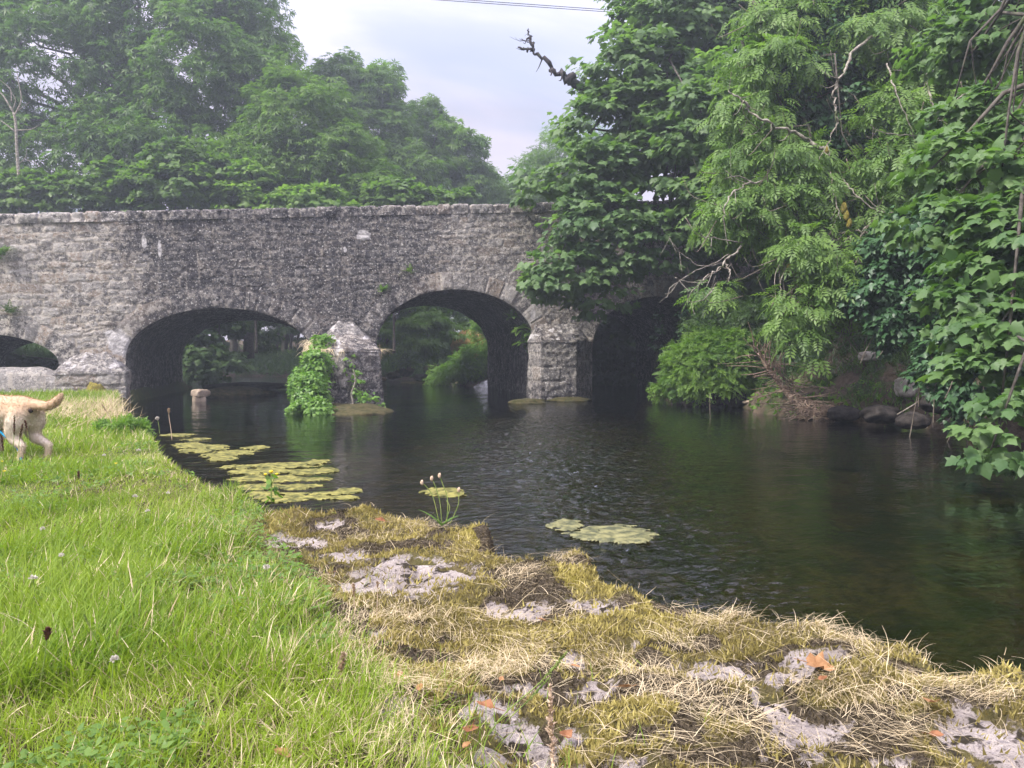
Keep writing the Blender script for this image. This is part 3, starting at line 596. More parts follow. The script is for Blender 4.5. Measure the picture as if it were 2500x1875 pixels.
# shrubs standing right behind the parapet
for k, (lab, bl, leaf, n, sd) in enumerate([
    ('rounded sunlit shrub in front of the dark hollow of the huge tree, behind the parapet', [pblob(440, 400, 28.6, 75, 55, 1), pblob(420, 460, 28.2, 120, 60, 1.2), pblob(540, 430, 28.6, 45, 40, .8)], 'leaf_mid', 120, 21),
    ('yellowish narrow shrub peeping over the parapet right of the rounded sunlit shrub', [pblob(620, 450, 28.4, 38, 50, .7), pblob(590, 490, 28.2, 60, 35, .8)], 'leaf_pale', 50, 22),
    ('lowest bright yellow green shrub just topping the parapet above the second arch', [pblob(760, 495, 28.2, 70, 32, .8), pblob(700, 510, 28, 60, 25, .7), pblob(830, 520, 28, 40, 18, .5)], 'leaf_pale', 60, 23),
    ('dark green maple leaved shrub along the parapet at the left edge of the picture', [pblob(60, 480, 28, 90, 45, .9), pblob(180, 490, 28, 90, 50, .9), pblob(270, 470, 28.4, 60, 60, .8), pblob(385, 505, 28, 50, 26, .6), pblob(-60, 470, 28, 80, 60, .9)], 'leaf_mid', 180, 24),
    ('low leafy shrub behind the parapet below the pointed tree', [pblob(960, 490, 29.5, 90, 35, .9), pblob(1080, 500, 29.5, 80, 30, .9)], 'leaf_mid', 70, 25)]):
    b0 = bl[0][0].copy(); b0[2] = 1.2
    tree('shrub', lab, 'shrub', b0, [b0, b0 + [0, 0, 2.0], bl[0][0]], bl, n, 42, .42, .2, L_SYC, M[leaf], M['bark'], 8, 'shrubs behind the parapet', .6, .55, seed=sd, rt=.06)
# bare dead sapling
rg = np.random.default_rng(31); a = Acc(); D = 27.5
P = [at(52, 700, D), at(48, 470, D), at(42, 380, D), at(38, 300, D), at(33, 275, D)]; a.tube(P, (.07, .045), 6)
for L_, r in (([(33, 285), (52, 245), (45, 200), (40, 162)], .03), ([(33, 275), (12, 240), (0, 225), (-20, 200)], .04), ([(35, 320), (10, 300), (-15, 285)], .03), ([(40, 318), (75, 316), (98, 303)], .025), ([(28, 250), (26, 220), (12, 205), (0, 195)], .022), ([(45, 400), (62, 385), (65, 365)], .018), ([(45, 270), (60, 258), (72, 250)], .018), ([(30, 270), (38, 245), (28, 225)], .02), ([(65, 390), (90, 400), (100, 408)], .012)):
    a.tube([at(x, y, D) for x, y in L_], (r, .006), 5)
t = thing('dead_sapling', 'thin bare leafless sapling rising above the parapet at the far left', 'sapling', at(52, 600, D)); a.build('stem', M['twig_pale'], t)
# --- seen through the arches
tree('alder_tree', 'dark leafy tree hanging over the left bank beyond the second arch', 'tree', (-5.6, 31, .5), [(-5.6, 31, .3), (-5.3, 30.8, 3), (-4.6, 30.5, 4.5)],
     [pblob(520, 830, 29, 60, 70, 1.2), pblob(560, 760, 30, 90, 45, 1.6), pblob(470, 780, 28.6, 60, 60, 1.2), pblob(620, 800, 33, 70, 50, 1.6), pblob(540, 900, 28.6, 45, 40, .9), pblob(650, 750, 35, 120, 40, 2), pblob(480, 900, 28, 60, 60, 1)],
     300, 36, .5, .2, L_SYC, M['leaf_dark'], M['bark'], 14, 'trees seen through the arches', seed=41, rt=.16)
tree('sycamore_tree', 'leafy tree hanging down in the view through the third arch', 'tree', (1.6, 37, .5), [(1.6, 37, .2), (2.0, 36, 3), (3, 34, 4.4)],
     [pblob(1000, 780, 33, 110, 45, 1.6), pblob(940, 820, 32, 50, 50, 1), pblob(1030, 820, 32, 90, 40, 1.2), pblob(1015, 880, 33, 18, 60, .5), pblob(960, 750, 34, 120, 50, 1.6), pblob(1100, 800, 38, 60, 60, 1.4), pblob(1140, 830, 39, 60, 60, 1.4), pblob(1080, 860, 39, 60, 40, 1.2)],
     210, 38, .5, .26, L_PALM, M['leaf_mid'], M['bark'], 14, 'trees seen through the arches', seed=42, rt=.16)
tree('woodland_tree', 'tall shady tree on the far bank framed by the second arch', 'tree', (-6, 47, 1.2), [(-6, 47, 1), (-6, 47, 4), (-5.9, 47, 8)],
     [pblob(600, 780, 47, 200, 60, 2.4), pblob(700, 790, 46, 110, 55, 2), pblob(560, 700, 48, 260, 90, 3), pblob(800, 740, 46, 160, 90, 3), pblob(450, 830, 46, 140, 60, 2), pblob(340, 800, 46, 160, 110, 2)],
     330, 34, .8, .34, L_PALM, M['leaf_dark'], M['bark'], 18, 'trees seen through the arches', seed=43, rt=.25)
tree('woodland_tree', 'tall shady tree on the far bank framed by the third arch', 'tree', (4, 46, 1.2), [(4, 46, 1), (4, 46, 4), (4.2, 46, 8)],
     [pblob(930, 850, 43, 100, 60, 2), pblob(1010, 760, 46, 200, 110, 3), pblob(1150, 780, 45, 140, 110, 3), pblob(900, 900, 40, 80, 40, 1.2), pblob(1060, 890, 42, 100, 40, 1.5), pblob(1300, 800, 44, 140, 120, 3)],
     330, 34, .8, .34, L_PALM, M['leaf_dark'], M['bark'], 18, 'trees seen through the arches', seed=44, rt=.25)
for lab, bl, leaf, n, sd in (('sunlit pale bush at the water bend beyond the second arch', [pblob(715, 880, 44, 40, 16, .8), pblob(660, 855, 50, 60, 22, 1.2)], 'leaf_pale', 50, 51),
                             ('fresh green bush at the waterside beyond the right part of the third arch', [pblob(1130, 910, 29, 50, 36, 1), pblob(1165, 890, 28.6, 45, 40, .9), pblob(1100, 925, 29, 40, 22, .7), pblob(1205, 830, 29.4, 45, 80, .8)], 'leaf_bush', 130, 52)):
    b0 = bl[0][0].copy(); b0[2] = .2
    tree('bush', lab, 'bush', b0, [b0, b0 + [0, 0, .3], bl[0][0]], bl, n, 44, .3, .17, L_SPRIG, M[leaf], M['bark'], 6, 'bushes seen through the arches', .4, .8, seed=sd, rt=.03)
for x, r in ((690, .22), (705, .1), (722, .09), (672, .08), (740, .07)): a = Acc(); a.tube([at(x, 930, 45), at(x + 4, 860, 45), at(x + 10, 780, 45), at(x + 16, 700, 45)], (r, r * .7), 7); tag(a.build('tree_trunk', M['bark'], None, True, at(x, 930, 45)), 'bare dark trunk standing on the far bank framed by the second arch', 'tree', 'bare trunks on the far bank')
# ---------------------------------------------------------------- right bank
def bare(t, rg, lines, D, mat, name='bare_branch'):
    for L_, r in lines:
        a = Acc(); n = len(L_); P = [at(x, y, D + dd) for x, y, dd in L_]; P = np.array(P)
        Q, R = smooth_path(P, np.linspace(r * (.62 if mat is M['twig_pale'] else 1), max(.004, r * .22), n), 7); Q[1:-1] += rg.normal(size=(len(Q) - 2, 3)) * r * .45; a.add(*tube(Q, R * rg.uniform(.8, 1.25, len(R)), 6))
        for k in range(max(2, int(len(Q) / 6))):
            i = rg.integers(len(Q) // 3, len(Q)); d = unit(rg.normal(size=3) * [1, .6, 1] + [-.3, -.1, -.2]); l = rg.uniform(.12, .45)
            a.tube([Q[i], Q[i] + d * l * .5 + [0, 0, -.04], Q[i] + d * l + [0, 0, rg.uniform(-.1, .12)]], (R[i] * .4 + .002, .003), 4, sub=3)
        a.build(name, mat, t)
def syc_extra(t, rg, C):
    bare(t, rg, [([(1440, 225, 1.0), (1390, 192, 0), (1365, 178, 0), (1330, 150, 0), (1303, 122, 0)], .11), ([(1303, 122, 0), (1285, 122, 0), (1267, 117, 0)], .05), ([(1303, 124, 0), (1297, 105, 0), (1291, 85, 0), (1290, 70, 0)], .05), ([(1298, 108, 0), (1288, 102, 0), (1273, 95, 0)], .022)], 19, M['dark_limb'], 'dead_limb')
tree('sycamore_tree', 'big sycamore leaning over the bridge end with a dead limb against the sky', 'tree', (9.6, 22.5, 3.5),
     [(11.2, 22.0, 2.5), (11.0, 21.8, 5), (10.0, 21.3, 8.5), (8.8, 21, 12)],
     [pblob(1650, 60, 20, 150, 130, 1.6, (.35, 1)), pblob(1555, 200, 19.6, 135, 110, 1.4, (.35, 1)), pblob(1500, 320, 19.4, 115, 90, 1.3, (.35, 1)), pblob(1445, 440, 19, 115, 75, 1.1, (.4, 1)), pblob(1740, 330, 17.5, 120, 170, .8), pblob(1750, 500, 17.4, 90, 90, .7), pblob(1640, 300, 19.6, 170, 140, 1.6), pblob(1600, 440, 19, 150, 110, 1.3), pblob(1480, 560, 18.4, 120, 80, .8), pblob(1410, 660, 18.3, 105, 45, .6), pblob(1590, 600, 18.4, 120, 70, .8), pblob(1340, 690, 18.2, 50, 28, .4), pblob(1470, 730, 18.6, 55, 32, .5), pblob(1380, 520, 18.6, 40, 50, .5), pblob(1760, 150, 20.5, 130, 170, 1.6), pblob(1700, -60, 21, 220, 120, 1.8), pblob(1320, 470, 19.5, 50, 50, .6)],
     1120, 34, .44, .19, L_SYC, M['leaf_sycamore'], M['bark'], 40, 'trees on the right bank', .7, .5, seed=61, rt=.34, extra=syc_extra, keep=lambda C: (C[:, 2] < 4.0) | (np.random.default_rng(5).random(len(C)) < .6), face=unit(np.array([-.5, -1, .2])))
# dense dark wood filling the bank behind
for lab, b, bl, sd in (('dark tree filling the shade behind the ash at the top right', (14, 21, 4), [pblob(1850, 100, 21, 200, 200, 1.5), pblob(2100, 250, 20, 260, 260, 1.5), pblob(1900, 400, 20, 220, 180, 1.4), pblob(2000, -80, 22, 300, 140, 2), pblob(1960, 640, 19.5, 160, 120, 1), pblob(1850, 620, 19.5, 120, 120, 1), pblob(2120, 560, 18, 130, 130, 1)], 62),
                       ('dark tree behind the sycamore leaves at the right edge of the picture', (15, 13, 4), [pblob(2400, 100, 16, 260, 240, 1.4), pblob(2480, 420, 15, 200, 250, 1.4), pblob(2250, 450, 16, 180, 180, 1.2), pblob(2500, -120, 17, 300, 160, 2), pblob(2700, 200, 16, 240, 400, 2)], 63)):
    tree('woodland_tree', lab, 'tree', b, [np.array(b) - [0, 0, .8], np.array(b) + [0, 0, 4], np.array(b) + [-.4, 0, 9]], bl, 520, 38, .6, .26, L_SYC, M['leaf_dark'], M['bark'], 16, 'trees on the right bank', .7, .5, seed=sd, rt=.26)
# ivy clad tree
tree('ivy_tree', 'leaning tree trunk swathed in small glossy ivy leaves at the top right', 'tree', (10.5, 14.2, 3.6), [(10.6, 14.4, 2.6), (9.6, 14.2, 6), (8.4, 13.8, 8.6), (7.6, 13.5, 10.5)],
     [pblob(2050, 120, 13.6, 150, 140, .8), pblob(1980, 260, 13.6, 130, 120, .7), pblob(2120, 20, 13.6, 170, 120, .9), pblob(2080, 330, 13.4, 110, 90, .6), pblob(2180, 170, 13.4, 90, 110, .6), pblob(1920, 110, 13.8, 80, 110, .6)],
     420, 60, .33, .09, L_IVY, M['leaf_ivy'], M['bark'], 16, 'trees on the right bank', 1.1, .8, up=.4, seed=64, rt=.2)
# ash with drooping compound leaves and bare lichened branches
ASHB = [([(2011, 368, 0), (1963, 335, 0), (1907, 312, -.2), (1849, 286, -.3), (1815, 250, -.4)], .05), ([(1830, 262, -.3), (1800, 235, -.4), (1778, 222, -.4)], .03), ([(2200, 40, .4), (2093, 117, 0), (2057, 179, -.2), (2039, 225, -.2), (2041, 277, -.3), (2047, 300, -.3)], .045), ([(2047, 300, -.3), (2020, 350, -.3), (2000, 390, -.3)], .02),
        ([(2165, 155, 0), (2195, 240, -.3), (2226, 320, -.4)], .022), ([(2260, 180, 0), (2275, 245, -.2), (2295, 300, -.3), (2301, 375, -.3), (2300, 400, -.3)], .035), ([(2300, 290, -.2), (2345, 235, -.3), (2420, 210, -.4)], .025), ([(2240, 330, -.2), (2160, 325, -.5), (2125, 305, -.6)], .014), ([(2028, 420, 0), (2041, 490, -.2), (2052, 535, -.3)], .02), ([(2055, 430, 0), (2087, 470, -.2), (2142, 515, -.3), (2204, 518, -.4)], .025),
        ([(2250, 390, -.1), (2290, 391, -.2), (2330, 410, -.3), (2352, 431, -.4), (2310, 455, -.5), (2290, 488, -.6)], .028), ([(2310, 455, -.5), (2335, 450, -.6), (2342, 490, -.6)], .022), ([(2140, 530, 0), (2110, 560, -.1), (2080, 565, -.1), (2050, 570, -.2)], .032), ([(2110, 560, -.1), (2130, 580, -.2), (2135, 560, -.2)], .018), ([(2080, 565, -.1), (2075, 600, -.2)], .026), ([(2245, 500, 0), (2240, 560, -.2), (2248, 620, -.3)], .024), ([(2240, 545, -.1), (2200, 580, -.2), (2165, 615, -.3), (2160, 640, -.3)], .026),
        ([(1810, 600, .2), (1772, 637, 0), (1742, 667, -.1), (1690, 690, -.2), (1648, 678, -.3)], .03), ([(1773, 648, 0), (1783, 667, -.1), (1776, 690, -.1)], .028), ([(1812, 592, .2), (1742, 581, 0), (1715, 575, -.1), (1701, 547, -.2)], .016), ([(1780, 620, .1), (1720, 650, -.1), (1660, 615, -.2), (1634, 578, -.3)], .014), ([(1770, 640, .1), (1700, 660, -.2), (1640, 700, -.3), (1633, 714, -.3)], .012), ([(1760, 655, 0), (1700, 700, -.2), (1675, 740, -.3)], .012), ([(1750, 690, 0), (1720, 730, -.2), (1680, 738, -.3)], .012),
        ([(1960, 600, .1), (1925, 640, 0), (1905, 690, -.1), (1912, 740, -.1)], .022), ([(1925, 640, 0), (1900, 650, -.1), (1890, 700, -.2)], .018), ([(1880, 440, .2), (1840, 445, 0), (1790, 470, -.2), (1770, 515, -.3), (1768, 545, -.3)], .03), ([(1840, 445, 0), (1800, 430, -.1), (1770, 436, -.2)], .016), ([(2060, 800, .1), (2040, 850, 0), (2030, 890, -.1)], .02), ([(2050, 700, .1), (2080, 760, 0), (2075, 820, -.1), (2082, 880, -.1)], .012), ([(2010, 660, .1), (1985, 720, 0), (1940, 760, -.1)], .012)]
def ash_extra(t, rg, C):
    bare(t, rg, ASHB, 12.2, M['twig_pale'])
    a = Acc()
    for k in range(170):          # fine hooked twigs
        if k == 120: tag(a.build('twigs', M['twig_grey'], t), kind='stuff')
        if k >= 120: a = Acc()
        c = C[rg.integers(len(C))] + rg.normal(size=3) * .25; d = unit(rg.normal(size=3) * [1, .5, .5] + [-.4, -.2, -.35]); l = rg.uniform(.3, .9)
        a.tube([c, c + d * l * .4 + [0, 0, -.06], c + d * l * .8 + [0, 0, -.12 * l], c + d * l + [0, 0, .1 * l + .03]], (.009, .0028), 4, sub=4)
        if k >= 120: a.build('twig', M['twig_grey'], t)
    for k in range(46):           # hanging dead twigs under the crown
        a = Acc()
        x, y = rg.uniform(1930, 2130), rg.uniform(610, 760); c = at(x, y, 12.2); l = rg.uniform(.35, 1.0)
        a.tube([c, c + [rg.normal() * .1, -.05, -l * .4], c + [rg.normal() * .2, -.1, -l * .8], c + [rg.normal() * .3 - .1, -.1, -l]], (.011, .003), 4, sub=4); a.build('twig', M['twig_grey'], t)
    for (x, y, r) in ((2060, 508, .05), (2066, 526, .048), (2073, 545, .042), (2018, 366, .035), (1925, 655, .035)):
        a = Acc(); c = at(x, y, 12.0); u = np.linspace(0, math.pi, 9); v = np.linspace(0, 2 * math.pi, 12, endpoint=False); U, W_ = np.meshgrid(u, v, indexing='ij')
        rr = r * (1 + .3 * (vn(U * 4 + x, W_ * 3, 3) - .5)); Vt = np.stack([rr * np.sin(U) * np.cos(W_), rr * np.sin(U) * np.sin(W_), rr * 1.9 * np.cos(U)], -1).reshape(-1, 3) + c
        i, j = np.meshgrid(np.arange(8), np.arange(12), indexing='ij'); i = i.ravel(); j = j.ravel(); k = (j + 1) % 12; a.add(Vt, np.stack([i * 12 + j, i * 12 + k, (i + 1) * 12 + k, (i + 1) * 12 + j], 1)); a.build('moss_lump', M['moss_lump'], t)
tree('ash_tree', 'light green ash with drooping feathered leaves and bare pale branches over the right bank', 'tree', (9.2, 12.6, 2.8), [(9.4, 12.9, 1.6), (8.6, 12.6, 4.5), (7.6, 12.5, 6.6), (6.6, 12.4, 8.4)],
     [pblob(1890, 170, 13, 110, 60, .6), pblob(1830, 290, 13, 70, 60, .5), pblob(1890, 410, 13, 130, 70, .7), pblob(1880, 520, 12.8, 110, 60, .6), pblob(1790, 540, 12.8, 70, 40, .4), pblob(2180, 330, 12.6, 70, 90, .5), pblob(2200, 430, 12.4, 110, 70, .6), pblob(2160, 520, 12.4, 50, 50, .4), pblob(1980, 620, 12.4, 90, 60, .5), pblob(2040, 690, 12.2, 60, 50, .4), pblob(1930, 765, 12.2, 50, 35, .35), pblob(1970, 750, 12.3, 50, 50, .4), pblob(1968, 848, 12.1, 26, 28, .25), pblob(2100, 740, 12.3, 40, 45, .3), pblob(2150, 80, 13, 120, 80, .6), pblob(2280, 200, 12.8, 110, 70, .6), pblob(1750, 730, 12.9, 30, 30, .25), pblob(2380, 230, 12.6, 80, 50, .5), pblob(1920, 60, 13.2, 90, 60, .5), pblob(1990, 470, 12.6, 60, 50, .4)],
     660, 13, .3, .265, L_ASH, M['leaf_ash'], M['bark'], 22, 'trees on the right bank', 1.0, .6, up=.8, seed=65, rt=.18, extra=ash_extra, face=unit(np.array([-.5, -1, .1])))
# near sycamore reaching in from the right
def keys_extra(t, rg, C):
    for k in range(16):           # hanging bunches of winged seeds, each one twisted tuft
        a = Acc(); c = C[rg.integers(len(C))] + [-.12, -.12, -.06]; P = [c, c + [.004, 0, -.03]]; hub = len(P)
        th = rg.uniform(0, 6.28, 6); V = [c, *(c + np.array([np.cos(q) * .03, np.sin(q) * .03, -.035 - .03 * rg.random()]) for q in th)]; n = len(V)
        W = [v + rg.normal(size=3) * .012 for v in V[1:]]; a.add(np.array(V + W), np.array([(0, 1 + q, n + q) for q in range(n - 1)])); a.build('seed_cluster', M['seed'], t, False)
tree('sycamore_tree', 'large leaved sycamore spilling in from the right edge and hanging to the water', 'tree', (8.3, 5.6, 2.8), [(8.6, 5.6, 1.2), (8.0, 5.8, 4), (7.2, 6.0, 6.5)],
     [pblob(2440, 440, 8, 90, 60, .5), pblob(2330, 400, 8.2, 80, 45, .4), pblob(2300, 560, 8, 60, 55, .4), pblob(2250, 540, 8.2, 50, 45, .35), pblob(2430, 560, 7.8, 100, 70, .5), pblob(2400, 700, 7.6, 90, 60, .45), pblob(2340, 760, 7.6, 60, 40, .35), pblob(2440, 800, 7.4, 90, 70, .45), pblob(2430, 930, 7.2, 80, 55, .4), pblob(2450, 1010, 7, 70, 40, .35), pblob(2420, 1085, 6.8, 55, 26, .25), pblob(2490, 1090, 6.7, 50, 28, .25), pblob(2480, 660, 7.4, 80, 200, .5), pblob(2600, 700, 7.5, 120, 350, .8), pblob(2420, 300, 9, 140, 60, .5), pblob(2560, 360, 8, 120, 90, .6), pblob(2470, 60, 10, 150, 110, .6), pblob(2350, 140, 10.5, 110, 60, .5)],
     340, 24, .25, .125, L_SYC, M['leaf_sycamore_near'], M['bark'], 26, 'trees on the right bank', .75, .5, up=.55, seed=66, rt=.2, extra=keys_extra, face=unit(np.array([-.9, -.8, .2])))
# ivy on the right bank
def ivy(label, blobs, ncl, per, cr, size, leaf, seed, stems=14, group='ivy on the banks and walls', up=.3, droop=1.0, tm=L_IVY, name='ivy', cat='ivy', face=unit(np.array([-.6, -1, .2]))):
    rg = np.random.default_rng(seed); pos, tip, nrm, sz, rnd, C = crown_leaves(blobs, ncl, per, cr, size, droop, face, .8, rg, 0, up)
    b = blobs[-1][0].copy(); t = thing(name, label, cat, b, group); V, Fc, A = scatter(tm, pos, tip, nrm, sz, rnd); npmesh('leaves', V, Fc, leaf, t, {'rnd': A})
    for k in rg.choice(len(C), min(stems, len(C)), replace=False):
        a = Acc(); a.tube(limb(C[k], C[k] + [rg.normal() * .15, .1, -rg.uniform(.4, 1.2)], 0, 5, rg), (.004, .008), 4); a.build('stem', M['twig_grey'], t)
    return t
ivy('dark glossy ivy curtain between the ash and the near sycamore', [pblob(2190, 620, 11.6, 70, 90, .4), pblob(2150, 720, 11.6, 60, 80, .35), pblob(2260, 600, 11.4, 80, 110, .4), pblob(2230, 760, 11.5, 70, 70, .35), pblob(2320, 640, 11, 80, 120, .5), pblob(2180, 800, 11.6, 50, 50, .3)], 230, 46, .2, .095, M['leaf_ivy'], 71)
ivy('dark ivy mound on the bank beside the hanging sycamore leaves', [pblob(2310, 880, 10.4, 60, 55, .4), pblob(2360, 960, 10.2, 60, 60, .4), pblob(2280, 930, 10.6, 30, 40, .3), pblob(2400, 860, 10, 80, 90, .5)], 110, 46, .18, .09, M['leaf_ivy'], 72)
ivy('thin ivy strands trailing inside the shadow of the fourth arch', [pblob(1608, 830, 19.6, 8, 60, .15), pblob(1625, 880, 19.4, 16, 20, .15), pblob(1675, 780, 18.6, 14, 60, .2), pblob(1700, 820, 18.4, 36, 40, .3)], 60, 22, .16, .08, M['leaf_ivy'], 73)
ivy('bright green ivy bush smothering the left side of the middle pier', [pblob(765, 965, 15.6, 34, 52, .35), pblob(748, 1003, 15.2, 28, 24, .3), pblob(776, 890, 16.3, 24, 38, .3), pblob(790, 845, 17, 14, 18, .25), pblob(782, 1008, 15, 26, 22, .3), pblob(738, 950, 15.8, 14, 44, .25)], 300, 40, .15, .07, M['leaf_ivy_bright'], 74, up=.5)
ivy('sparse ivy sprigs with woody stems on the front of the middle pier', [pblob(860, 880, 16.6, 14, 10, .1), pblob(858, 912, 16.5, 12, 8, .1), pblob(875, 945, 16.4, 16, 14, .1), pblob(900, 980, 16.2, 24, 8, .1), pblob(925, 1000, 16.2, 16, 8, .1), pblob(890, 968, 16.3, 10, 8, .1)], 26, 9, .11, .09, M['leaf_ivy_bright'], 75, 0, up=.5)
a = Acc()
for L_, r in (([(850, 1005), (862, 985), (858, 960), (868, 930), (862, 900)], .022), ([(795, 1018), (815, 1005), (845, 995), (858, 985)], .02), ([(855, 1022), (866, 1005), (862, 985)], .018), ([(860, 1025), (872, 1012), (866, 1000)], .012), ([(790, 1030), (800, 1015), (812, 1008)], .012), ([(805, 1028), (815, 1015), (812, 1006)], .012), ([(812, 1000), (804, 965), (800, 940)], .014)):
    a.tube([at(x, y, 15.9) for x, y in L_], (r, r * .6), 6)
t = thing('ivy_root', 'pale woody ivy root clinging to the foot of the middle pier', 'root', at(850, 1020, 15.9)); a.build('stem', M['twig_pale'], t)
ivy('trailing creeper sprigs on the bridge face left of the third arch crown', [pblob(932, 545, 20.0, 7, 26, .05), pblob(938, 580, 20.0, 5, 12, .05), pblob(948, 625, 20, 7, 16, .05), pblob(965, 662, 19.95, 18, 9, .06)], 22, 9, .12, .085, M['leaf_ivy_bright'], 76, 0)
def fern(label, c, n, l, leaf, seed, tm=L_FROND, name='fern', cat='fern', out=(0, -1, 0), group='plants rooted in the bridge walls'):
    rg = np.random.default_rng(seed); d = rdir(n, rg); d[:, 2] = np.abs(d[:, 2]) * .8 + .1; d = d + np.array(out) * .6; pos = c + rg.normal(size=(n, 3)) * .03
    V, Fc, A = scatter(tm, pos, d, np.array([0, 0, 1.0]) + .5 * d, l * rg.uniform(.6, 1.1, n), rg.random(n)); t = thing(name, label, cat, c, group)
    npmesh('fronds', V, Fc, leaf, t, {'rnd': A}); return t
fern('small fern tuft on the bridge face below the creeper', onY(934, 708, 19.93), 14, .3, M['leaf_bush'], 81)
fern('tiny plant on top of the third arch ring', onY(1000, 664, 19.93), 12, .24, M['leaf_mid'], 82)
fern('weed tuft on the bridge wall at the left edge of the picture', onY(4, 620, 19.93), 16, .35, M['leaf_mid'], 83)
fern('weed tuft low on the bridge wall above the left arch', onY(22, 760, 19.93), 14, .3, M['leaf_dark'], 84)
fern('sprig of leaves on the parapet top near the overhanging sycamore', onY(1285, 510, 19.9), 14, .25, M['leaf_mid'], 85)
for k, (x, y, n) in enumerate(((1283, 835, 16), (1268, 800, 12), (1292, 812, 12), (1255, 770, 10))):
    c = onY(x, y, 20.35); fern(['largest fern drooping', 'upper fern clinging', 'dark fern tucked', 'highest small fern growing'][k] + ' on the right wall inside the third arch', c, n, .42, M['leaf_ivy_bright'] if k in (0, 2) else M['leaf_bush'], 86 + k, out=(-.6, -.6, -.6))
# light green goosegrass bush at the waterline
def bush(label, blobs, n, per, cr, size, tm, leaf, seed, group='bushes along the right bank', droop=.35):
    b0 = blobs[0][0].copy(); b0[2] = .3
    return tree('bush', label, 'bush', b0, [b0, (b0 + blobs[0][0]) / 2, blobs[0][0]], blobs, n, per, cr, size, tm, leaf, M['bark'], 10, group, droop, .8, seed=seed, rt=.025, face=unit(np.array([-.5, -1, .4])), crown='foliage')
bush('dense light green bush at the waterline right of the fourth arch', [pblob(1745, 875, 17.6, 90, 55, .8), pblob(1680, 935, 17.8, 48, 34, .5), pblob(1740, 930, 17.3, 90, 40, .6), pblob(1800, 880, 17.2, 60, 70, .6), pblob(1715, 905, 17.4, 75, 55, .7), pblob(1640, 962, 17.9, 24, 12, .3)], 330, 52, .26, .15, L_SPRIG, M['leaf_bush'], 91)
bush('shady nettle bush between the light green bush and the bare twigs above it', [pblob(1780, 790, 18, 90, 60, .7), pblob(1860, 800, 17, 50, 50, .5), pblob(1740, 800, 18.6, 50, 36, .5)], 110, 40, .28, .14, L_SPRIG, M['leaf_dark'], 92)
bush('dark weedy scrub growing on the bank under the ash', [pblob(1960, 880, 16.6, 80, 50, .6), pblob(2060, 870, 15.8, 90, 50, .6), pblob(2140, 870, 15, 60, 50, .5), pblob(2000, 820, 16.6, 90, 60, .6), pblob(2120, 820, 15.4, 70, 50, .5)], 170, 30, .28, .15, L_SPRIG, M['leaf_dark'], 93)

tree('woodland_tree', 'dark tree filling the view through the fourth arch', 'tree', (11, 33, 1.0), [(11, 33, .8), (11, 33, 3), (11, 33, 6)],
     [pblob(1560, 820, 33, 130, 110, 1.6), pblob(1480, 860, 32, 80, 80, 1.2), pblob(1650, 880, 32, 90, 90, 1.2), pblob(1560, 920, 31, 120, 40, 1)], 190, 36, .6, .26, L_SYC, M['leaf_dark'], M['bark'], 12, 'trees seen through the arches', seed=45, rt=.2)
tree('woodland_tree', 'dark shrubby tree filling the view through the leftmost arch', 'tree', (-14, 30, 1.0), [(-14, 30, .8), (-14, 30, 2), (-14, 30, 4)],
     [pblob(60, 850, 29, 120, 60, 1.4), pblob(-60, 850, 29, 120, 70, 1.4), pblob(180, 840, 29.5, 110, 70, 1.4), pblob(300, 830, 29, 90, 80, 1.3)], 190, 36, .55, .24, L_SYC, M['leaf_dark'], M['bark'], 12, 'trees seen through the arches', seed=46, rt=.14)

ivy('added curtain of ivy blocking the light at the far end of the fourth arch', [(np.array([x_, 27.0, z_]), np.array([.6, .25, .5]), (.2, 1)) for x_ in (6.9, 7.8, 8.7, 9.6, 10.5) for z_ in (.2, 1.0, 1.8, 2.5)], 420, 40, .24, .15, M['leaf_ivy'], 77, 6)  # ivy added to keep daylight out so the arch opening turns black
# ---------------------------------------------------------------- grass, moss and straw on the near bank
def blade(n, w, bend, side=0.0, taper=.85):
    y = np.linspace(0, 1, n + 1); V = []; Q = []
    for k, t in enumerate(y[:-1]):
        ww = w * (1 - taper * t ** 1.5); s = side * t * t; z = -bend * t ** 2
        V += [(-ww / 2 + s, t, z), (ww / 2 + s, t, z)]
    V.append((side, 1, -bend)); m = 2 * n
    T = []
    for k in range(n - 1): a = 2 * k; T += [(a, a + 1, a + 3), (a, a + 3, a + 2)]
    T.append((m - 2, m - 1, m)); return np.array(V), np.array(T)
def polar_pts(n, r0, r1, p, a0=-36, a1=36, rg=RG):
    u = rg.random(n); r = (r0 ** p + u * (r1 ** p - r0 ** p)) ** (1 / p); a = YAW + np.radians(rg.uniform(a0, a1, n))
    return r * np.sin(a), r * np.cos(a), r
rg = np.random.default_rng(101)
x, y, r = polar_pts(620000, 1.25, 20, .75, -37, 22, rg)
z, sd, gm = bank_z(x, y); gd, _ = seg_dist(x, y, GL)
spill = np.where(gm, 1.0, np.exp(-gd / .10) * .5) * (sd > -.02)
tuss = fbm(x * 1.5, y * 1.5, 111); k = (rg.random(len(x)) < spill * np.clip(.35 + 1.3 * tuss, 0, 1)) & (z > .02)
x, y, r, z, gd, tuss, sd, gm = (v[k] for v in (x, y, r, z, gd, tuss, sd, gm)); n = len(x)
green = sst(.38, .62, fbm(x * 1.1 + 3, y * 1.1, 112)); near_edge = np.exp(-np.where(gm, gd, 0) / .3); shore_e = np.exp(-sd / .35) * (y > 5)
pst = .06 + .28 * near_edge + .12 * (1 - green) + .3 * shore_e + .35 * sst(9, 13, r) * (vn(x * 1.2, y * 1.2, 5) > .45)
straw = rg.random(n) < pst
ang = 6.283 * fbm(x * 1.6, y * 1.6, 113) * 2 + rg.normal(size=n) * 1.5; lean = np.clip(.6 + .55 * rg.normal(size=n), .05, 2.2)
